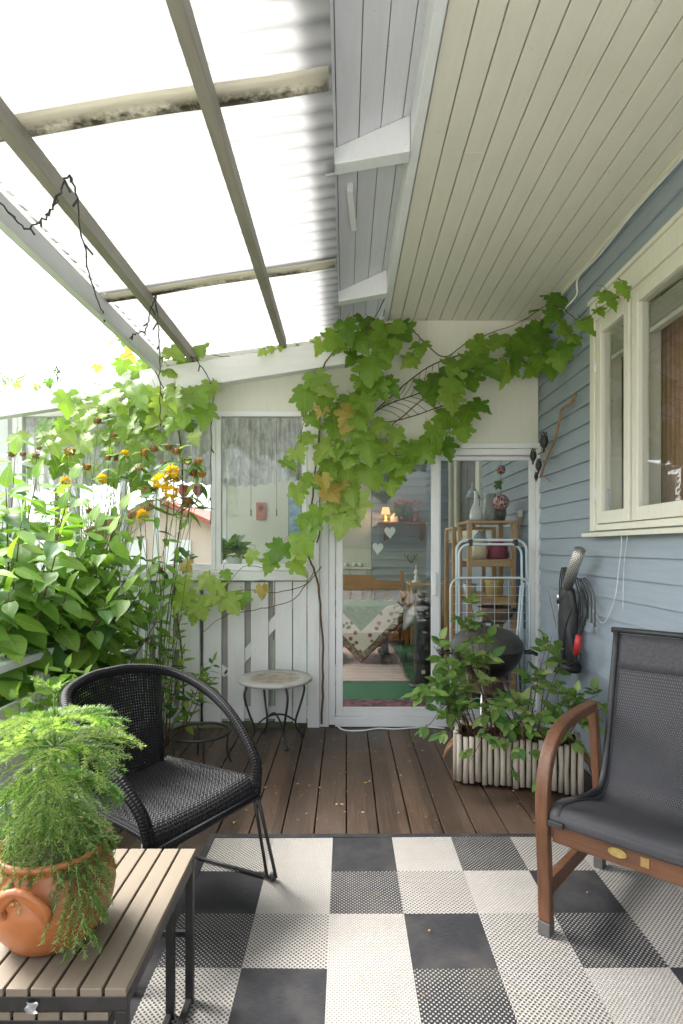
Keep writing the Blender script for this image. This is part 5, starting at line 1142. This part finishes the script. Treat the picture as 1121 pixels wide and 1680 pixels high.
vs_([(600,540,3.92),(660,530,3.98),(690,555,4.0),(730,585,4.05),(770,560,4.05),(850,530,4.0),(905,500,3.6),(950,525,3.2),(985,505,2.95),(1035,470,2.65)],.005,.0015)
vs_([(545,770,3.95),(580,750,3.95),(640,745,3.97),(700,760,3.98)],.0035,.002)
vs_([(700,655,4.03),(740,700,4.02),(690,740,4.0),(650,770,3.97),(642,810,3.95)],.003,.0015)
vs_([(505,900,4.0),(470,900,3.98),(440,930,3.95),(400,930,3.93),(365,970,3.92)],.003,.0015)
vs_([(527,660,3.97),(500,690,3.95),(490,740,3.93),(475,770,3.92)],.003,.0015)
gv=thing('grape_vine','leafy grape vine climbing over the sliding door and up to the house eave','vine',V((P(528,1188,4.06).x,4.06,0)))
LV.build('leaves',VM,gv); SV.build('stem',MAT['stem'],gv)
# second vine: on the outer beam at the left
LV=MB(); SV=MB()
left=[(110,662,44),(135,677,40),(125,650,40),(182,655,42),(200,672,44),(215,690,40),(170,675,36),(230,655,40),(250,650,36),(265,670,40),(285,655,42),(310,650,38),(325,655,46),(335,682,44),(300,685,42),(280,645,36),(205,640,40),(215,640,36),(240,680,44),(190,700,44),(160,720,42),(215,720,46),(140,730,42),(120,755,40),(180,745,42),(245,705,40),(200,602,34),(212,585,34),(225,610,36),(240,600,30),(205,562,22),(180,560,26),(270,570,32),(290,580,36),(300,595,34),(330,575,32),(320,590,26),(255,595,26),(150,690,40),(165,650,38),(225,740,40),(100,700,36),(70,705,34),(310,700,34),(345,640,30),(260,720,36),(130,700,38),(90,735,36),(280,610,30),(140,615,18),(160,605,16),(120,625,16),(80,628,16),(60,635,16),(30,632,16),(430,578,20),(445,572,18),(490,573,16),(460,572,16),(150,770,40),(200,770,38),(235,760,36),(185,790,36),(85,720,38),(110,715,40),(60,760,36),(255,690,42),(280,700,38),(320,720,34),(180,725,42),(205,705,42),(300,660,40),(95,770,38),(140,690,42),(165,670,40),(225,660,40),(30,720,34),(225,790,34)]
for px,py,w in left:
    vl(px,py,w,rnd(3.70,3.95) if py>640 else rnd(3.9,4.1),R.choices((0,1,2,3),(.32,.03,.60,.05))[0])
vs_([(302,1185,4.05),(298,1060,4.0),(285,960,3.98),(300,800,3.97),(290,690,3.93),(270,640,3.92),(255,600,4.0),(285,580,4.0),(325,580,4.05)],.007,.003)
vs_([(290,690,3.93),(240,670,3.9),(190,665,3.88),(140,655,3.86),(105,665,3.85)],.004,.002)
vs_([(270,640,3.92),(310,660,3.92),(345,670,3.95)],.003,.002); vs_([(255,600,4.0),(190,620,4.05),(120,628,4.07),(20,640,4.08)],.004,.002)
vs_([(240,670,3.9),(200,720,3.85),(160,770,3.8)],.003,.0015); vs_([(325,580,4.05),(380,585,4.08),(440,575,4.09),(500,570,4.08)],.003,.0015)
gv=thing('grape_vine','yellow green grape vine hanging from the outer beam above the yellow flowers','vine',V((P(302,1185,4.05).x,4.05,0)))
LV.build('leaves',VM,gv); SV.build('stem',MAT['stem'],gv)
# ------------------------------------------------------------------ big leaved shrub outside the railing
def shrub(name,label,cat,base,tips,lsize,mats,wts,start=.3,gap=.05,wid=.3,stemm='stem',sr=.008,up=.2,grp=None,droop=.1,lean=.5):
    t=thing(name,label,cat,base,0,grp); L=MB(); S_=MB(); base=V(base)
    for tip in tips:
        tip=V(tip); b=base+V((rnd(-.06,.06),rnd(-.06,.06),0)); mid=b.lerp(tip,.55)+V((rnd(-.05,.05),rnd(-.05,.05),(tip-b).length*rnd(.03,.12)))
        c=spline([b,mid,tip],8); n=len(c)-1; S_.tube(c,[sr*(1-.8*i/n) for i in range(n+1)],6)
        Ltot=(tip-b).length; k=max(3,int(Ltot*(1-start)/gap)); ph=rnd(0,6)
        for j in range(k):
            f=start+(1-start)*(j+.5)/k; x=f*n; i=min(int(x),n-1); p=c[i].lerp(c[i+1],x-i); td=(c[i+1]-c[i]).normalized()
            o=td.orthogonal().normalized(); o=Matrix.Rotation(ph+j*1.57,3,td)@o
            for sg in (-1,1):
                d=(o*sg+td*lean+V((0,0,-droop))+rdir(.25)).normalized(); sz=lsize*rnd(.7,1.2)*(1-.35*max(0,f-.8)*5*.6)
                mi=R.choices(range(len(mats)),wts)[0]
                ovate_leaf(L,p+d*.012,d,V((0,-.35,1))*up+V((0,-.25,1))+rdir(.35),sz,mi,wid)
        ovate_leaf(L,tip,(tip-mid),V((0,-.4,1)),lsize*.7,min(len(mats)-1,2) ,wid)
    L.build('leaves',mats,t); S_.build('stem',MAT[stemm],t); return t
SM=[MAT['shrub1'],MAT['shrub2'],MAT['shrub3']]
tips=[]
for (px,py,Y) in [(10,815,2.7),(60,800,3.0),(35,870,2.6),(100,850,3.1),(150,870,3.2),(20,930,2.5),(80,915,2.8),(130,930,3.0),(185,915,3.3),(215,950,3.4),(170,975,3.1),(110,985,2.8),(55,985,2.6),(15,985,2.4),(230,1000,3.5),(195,1020,3.3),(245,960,3.55),(200,850,3.4),(60,940,3.2),(160,935,3.5),(5,870,2.9),(-40,900,2.4),(-60,930,2.2),(25,760,3.1),(120,800,3.4),(70,1010,2.9),(180,890,3.1),(100,890,2.6),(-20,830,2.7),(175,1005,2.9),(30,965,2.8),(205,985,3.05)]:
    tips.append(P(px,py-14,Y))
    if R.random()<.35: tips.append(P(px+rnd(-40,30),py+rnd(-10,50),Y+rnd(.0,.35)))
tips=[V((min(p.x,-1.0) if p.z<.85 else p.x,p.y,p.z)) for p in tips]
shrub('leafy_shrub','tall green shrub with big oval leaves leaning over the white railing','shrub',(-1.85,3.0,-.5),tips,.17,SM,(.58,.12,.30),.45,.10,.36,sr=.011,lean=.15,droop=.3)
# darker filling shrub farther out
tips=[V((rnd(-3.2,-1.75),rnd(1.6,4.6),rnd(.6,1.5))) for _ in range(34)]
shrub('leafy_shrub','darker rounded shrub growing outside behind the railing','shrub',(-2.3,3.0,-.5),tips,.15,SM,(.5,.42,.08),.4,.09,.35,sr=.01,lean=.2,droop=.25)
tips=[P(px,py,Y) for px,py,Y in ((75,1110,2.35),(140,1112,2.35),(110,1095,2.4),(95,1130,2.3),(60,1130,2.3),(30,1140,2.2),(150,1170,2.4))]
shrub('young_shrub','young shoot with pale round leaves above the clay pot','shrub',(-1.42,2.45,-.3),tips,.085,SM,(.3,.05,.65),.62,.06,.33,'greenstem',sr=.005)
tips=[P(px,py,Y) for px,py,Y in ((300,1070,3.75),(330,1100,3.7),(350,1085,3.75),(270,1090,3.7),(290,1130,3.75),(310,1160,3.7),(345,1120,3.7),(255,1110,3.6),(275,1150,3.7),(295,1020,3.8),(285,990,3.8),(262,1050,3.7))]
shrub('young_shrub','small green bush with yellowing leaves between railing and white fence','shrub',(-1.22,3.85,-.1),tips,.10,[MAT['shrub1'],MAT['shrub2'],MAT['vine3']],(.45,.25,.3),.45,.06,.22,'stem',sr=.005)
# ------------------------------------------------------------------ tall yellow flowers
def flower_plant(label,base,heads,seeds,leaf_n):
    t=thing('yellow_flower_plant',label,'flower plant',base,0,'tall yellow flower plants'); S_=MB(); L=MB(); base=V(base)
    allh=[(h,1) for h in heads]+[(h,0) for h in seeds]
    for (px,py,Y,w),fresh in allh:
        p=P(px,py,Y); r=w/F*Y/2; b=base+V((rnd(-.12,.12),rnd(-.1,.1),0)); m_=b.lerp(p,.6)+V((rnd(-.05,.05),rnd(-.04,.04),.05))
        c=spline([b,m_,p+V((rnd(-.03,.03),0,-.07)),p],7); n=len(c)-1; S_.tube(c,[.0027*(1-.6*i/n) for i in range(n+1)],5)
        for k in range(leaf_n):
            f=rnd(.35,.93); q=c[int(f*n)]; d=V((rnd(-1,1),rnd(-1,.6),rnd(-.8,.35))).normalized(); ovate_leaf(L,q,d,V((0,-.5,1)),rnd(.08,.15)*(1.25-f*.5),R.choices((0,1,2),(.5,.2,.3))[0],.2)
        h=MB()
        if fresh:
            for k in range(150):
                z=1-2*(k+.5)/150*.86; a=k*2.39996; s_=math.sqrt(max(0,1-z*z)); d=V((s_*math.cos(a),s_*math.sin(a),z)); d=V((d.x,-abs(d.z)*.4+d.y*.7,d.z)).normalized()
                strip_leaf(h,p+d*r*.45,d+rdir(.35),V((0,0,1))+rdir(.5),r*rnd(.42,.62),0,.27)
            h.build('flower',MAT['petal'],t)
        else:
            for k in range(46):
                z=1-2*(k+.5)/46; a=k*2.39996; s_=math.sqrt(1-z*z); d=V((s_*math.cos(a),s_*math.sin(a),z)); c_=p+d*r*.5*rnd(.85,1.1); strip_leaf(h,c_,(d+V((0,0,-.35))+rdir(.3)),d.orthogonal(),r*rnd(.5,.75),0,.33)
            h.lathe([(max(.0005,r*.62*math.cos(a_)),r*.72*math.sin(a_)) for a_ in [(-PI/2)+PI*k/7 for k in range(8)]],9,p,1 if False else 0)
            h.build('seed_head',[MAT['seed']] if R.random()<.75 else [MAT['seed2']],t)
    S_.build('stem',MAT['greenstem'],t); L.build('leaves',SM,t)
MAT['seed2']=surf('golden_seed_head',(.42,.22,.03),(.24,.12,.025),.85,60,bstr=.9,bscale=120)
Yf=3.6
flower_plant('tall yellow flower plant with fresh pompom blooms before the white window',(-1.30,3.75,-.4),
  [(264,791,3.5,34),(283,774,3.5,26),(281,808,3.5,30),(234,846,3.5,24),(286,786,3.58,18)],
  [(290,740,3.6,15),(309,756,3.6,15),(326,757,3.6,15),(318,775,3.62,17),(332,778,3.6,14),(277,733,3.65,14),(309,822,3.58,18),(254,735,3.65,15),(238,742,3.66,16),(230,770,3.6,16),(252,802,3.62,13),(268,761,3.62,11),(262,935,3.7,14)],7)
flower_plant('tall yellow flower plant gone mostly to brown seed heads near the left window',(-1.75,3.75,-.4),
  [(108,790,3.6,20),(168,786,3.55,20),(70,837,3.5,15),(205,745,3.6,16)],
  [(115,741,3.6,18),(143,766,3.6,14),(190,749,3.6,18),(118,850,3.5,18),(148,838,3.5,14),(60,748,3.7,12),(187,715,3.65,13),(20,745,3.8,13),(38,745,3.8,10),(50,765,3.7,12),(65,735,3.7,9),(110,828,3.5,13),(178,750,3.58,14),(160,690,3.7,14)],6)
# fine grassy sprays
gs=thing('grass_tuft','spray of fine pale grass stems among the seed heads','grass',(-1.6,3.8,-.4)); q=MB()
for k in range(150):
    b=V((-1.62+rnd(-.1,.1),3.8+rnd(-.1,.1),.9)); e=P(rnd(60,260),rnd(690,860),rnd(3.5,3.9)); c=spline([b,b.lerp(e,.5)+V((0,0,.12)),e,e+V((rnd(-.08,.08),0,-.06))],4); q.tube(c,[.0018*(1-.7*i/(len(c)-1)) for i in range(len(c))],3)
for k in range(10): q.tube([(-1.62+rnd(-.1,.1),3.8+rnd(-.1,.1),-.4),(-1.62+rnd(-.1,.1),3.8+rnd(-.1,.1),.95)],.003,4)
q.build('blades',MAT['grassblade'] if 'grassblade' in MAT else MAT['vine3'],gs)

# ------------------------------------------------------------------ plants in the stick planter
def compound(L,S_,p,d,ln,lsize,mats_w):
    side=d.cross(V((0,-.4,1))).normalized(); S_.tube([p,p+d*ln*.5,p+d*ln+V((0,0,-.01))],.0013,4)
    for f,sg in ((.45,-1),(.45,1),(.75,-1),(.75,1),(1,0)):
        q=p+d*ln*f; dd=(d*(.6 if sg else 1)+side*sg*.9+V((0,0,-.15))+rdir(.2)); ovate_leaf(L,q,dd,V((0,-.5,1))+rdir(.35),lsize*rnd(.8,1.2)*(1.2 if not sg else .95),R.choices((0,1,2),mats_w)[0],.34,5)
def planter_plant(label,base,tips,lsize,w_,gap=.05,start=.25):
    t=thing('planter_plant',label,'plant',base,0,'plants in the stick planter'); L=MB(); S_=MB(); base=V(base)
    for tip,hang in tips:
        tip=V(tip); b=base+V((rnd(-.05,.05),rnd(-.03,.03),0)); m_=b.lerp(tip,.5)+V((0,0,.05 if not hang else .16)); c=spline([b,m_,tip],8); n=len(c)-1; S_.tube(c,[.0045*(1-.7*i/n) for i in range(n+1)],5)
        k=max(3,int((tip-b).length*(1-start)/gap)); ph=rnd(0,6)
        for j in range(k):
            f=start+(1-start)*(j+.5)/k; x=f*n; i=min(int(x),n-1); p=c[i].lerp(c[i+1],x-i); td=(c[i+1]-c[i]).normalized(); o=Matrix.Rotation(ph+j*2.4,3,td)@td.orthogonal().normalized()
            compound(L,S_,p,(o+td*.6+V((0,-.15,.1))).normalized(),rnd(.04,.075),lsize,w_)
    L.build('leaves',[MAT['rose1'],MAT['shrub2'],MAT['rose2']],t); S_.build('stem',MAT['stem'],t)
MAT['rose1']=leafmat('rose_leaf_green',(.10,.20,.04),(.17,.29,.06),.35,(.2,.3,.1)); MAT['rose2']=leafmat('rose_leaf_pale',(.24,.34,.10),(.32,.40,.13),.4,(.35,.42,.18))
zs=.225
def on(u_,b_): p=pa+u*(u_*Lp)+bk*b_; return V((p.x,p.y,zs))
A=on(.30,.11); B=on(.62,.13); C=on(.85,.12); D=on(.12,.10)
planter_plant('tall bushy planter plant rising in front of the kettle grill',A,[(P(772,985,3.2),0),(P(762,1010,3.15),0),(P(795,1020,3.15),0),(P(745,1060,3.1),0),(P(800,1085,3.05),0)],.062,(.62,.1,.28),.075,.45)
planter_plant('low planter plant sprawling left across the door sill',D,[(P(690,1150,3.0),1),(P(700,1195,2.95),1),(P(722,1105,3.05),0),(P(735,1215,2.92),1),(P(712,1060,3.1),0),(P(735,1150,3.0),0),(P(740,1090,3.08),0),(P(700,1120,3.05),0)],.066,(.6,.2,.2),.07,.3)
planter_plant('upright planter plant with one tall stem against the blue boards',B,[(P(905,1045,3.2),0),(P(895,1065,3.15),0),(P(880,1100,3.1),0),(P(925,1080,3.15),0),(P(850,1150,2.98),0),(P(880,1165,2.95),0),(P(820,1150,2.98),0),(P(775,1160,2.98),0),(P(840,1185,2.92),0)],.062,(.62,.12,.26),.07,.45)
planter_plant('trailing planter plant spilling over the front of the stick planter',on(.5,.03),[(P(835,1275,2.86),1),(P(862,1240,2.86),1),(P(815,1225,2.9),1),(P(895,1215,2.85),1),(P(790,1200,2.95),1),(P(770,1250,2.95),1)],.05,(.55,.15,.3),.055,.35)
planter_plant('leafy planter plant filling the right end beside the teak chair',C,[(P(965,1145,3.0),0),(P(985,1165,2.95),0),(P(945,1150,2.95),0),(P(930,1190,2.9),0),(P(960,1200,2.9),1),(P(915,1140,3.0),0),(P(980,1140,3.05),0),(P(935,1225,2.86),1),(P(885,1300,2.84),1)],.056,(.65,.17,.18),.055,.35)
# ------------------------------------------------------------------ fallen leaves and crumbs on the deck
q=MB(); 
for k in range(420):
    x=-1.45+2.8*R.random(); y=2.6+1.45*R.random()**.7; onr=False
    if R.random()<.35: x=-1.62+.148*round((x+1.62)/.148)-.003+rnd(-.004,.004); s_=rnd(.006,.014)
    else: s_=rnd(.005,.016)
    a=rnd(0,6.3); strip_leaf(q,(x,y,.006),(math.cos(a),math.sin(a),rnd(0,.15)),V((0,0,1))+rdir(.3),s_*1.6,R.choice((0,0,1,2)),.28)
for k in range(22):
    a=rnd(0,6.3); strip_leaf(q,(rnd(-.3,1.3),rnd(1.5,2.5),.018),(math.cos(a),math.sin(a),rnd(0,.15)),V((0,0,1))+rdir(.3),rnd(.007,.014),0,.3)
for k in range(12):
    a=rnd(0,6.3); p=PZ(rnd(385,420),rnd(1190,1200),.01); strip_leaf(q,p,(math.cos(a),math.sin(a),rnd(0,.6)),V((0,0,1))+rdir(.5),rnd(.03,.06),1,.3)
tag(q.build('fallen_leaves',[surf('ochre_bits',(.34,.22,.07),(.22,.13,.04),.9),surf('rust_bits',(.22,.08,.025),(.15,.05,.02),.9),surf('pale_bits',(.42,.38,.3),(.3,.27,.2),.9)]),'scattered dry leaf bits over deck and rug','leaf litter',kind='stuff')
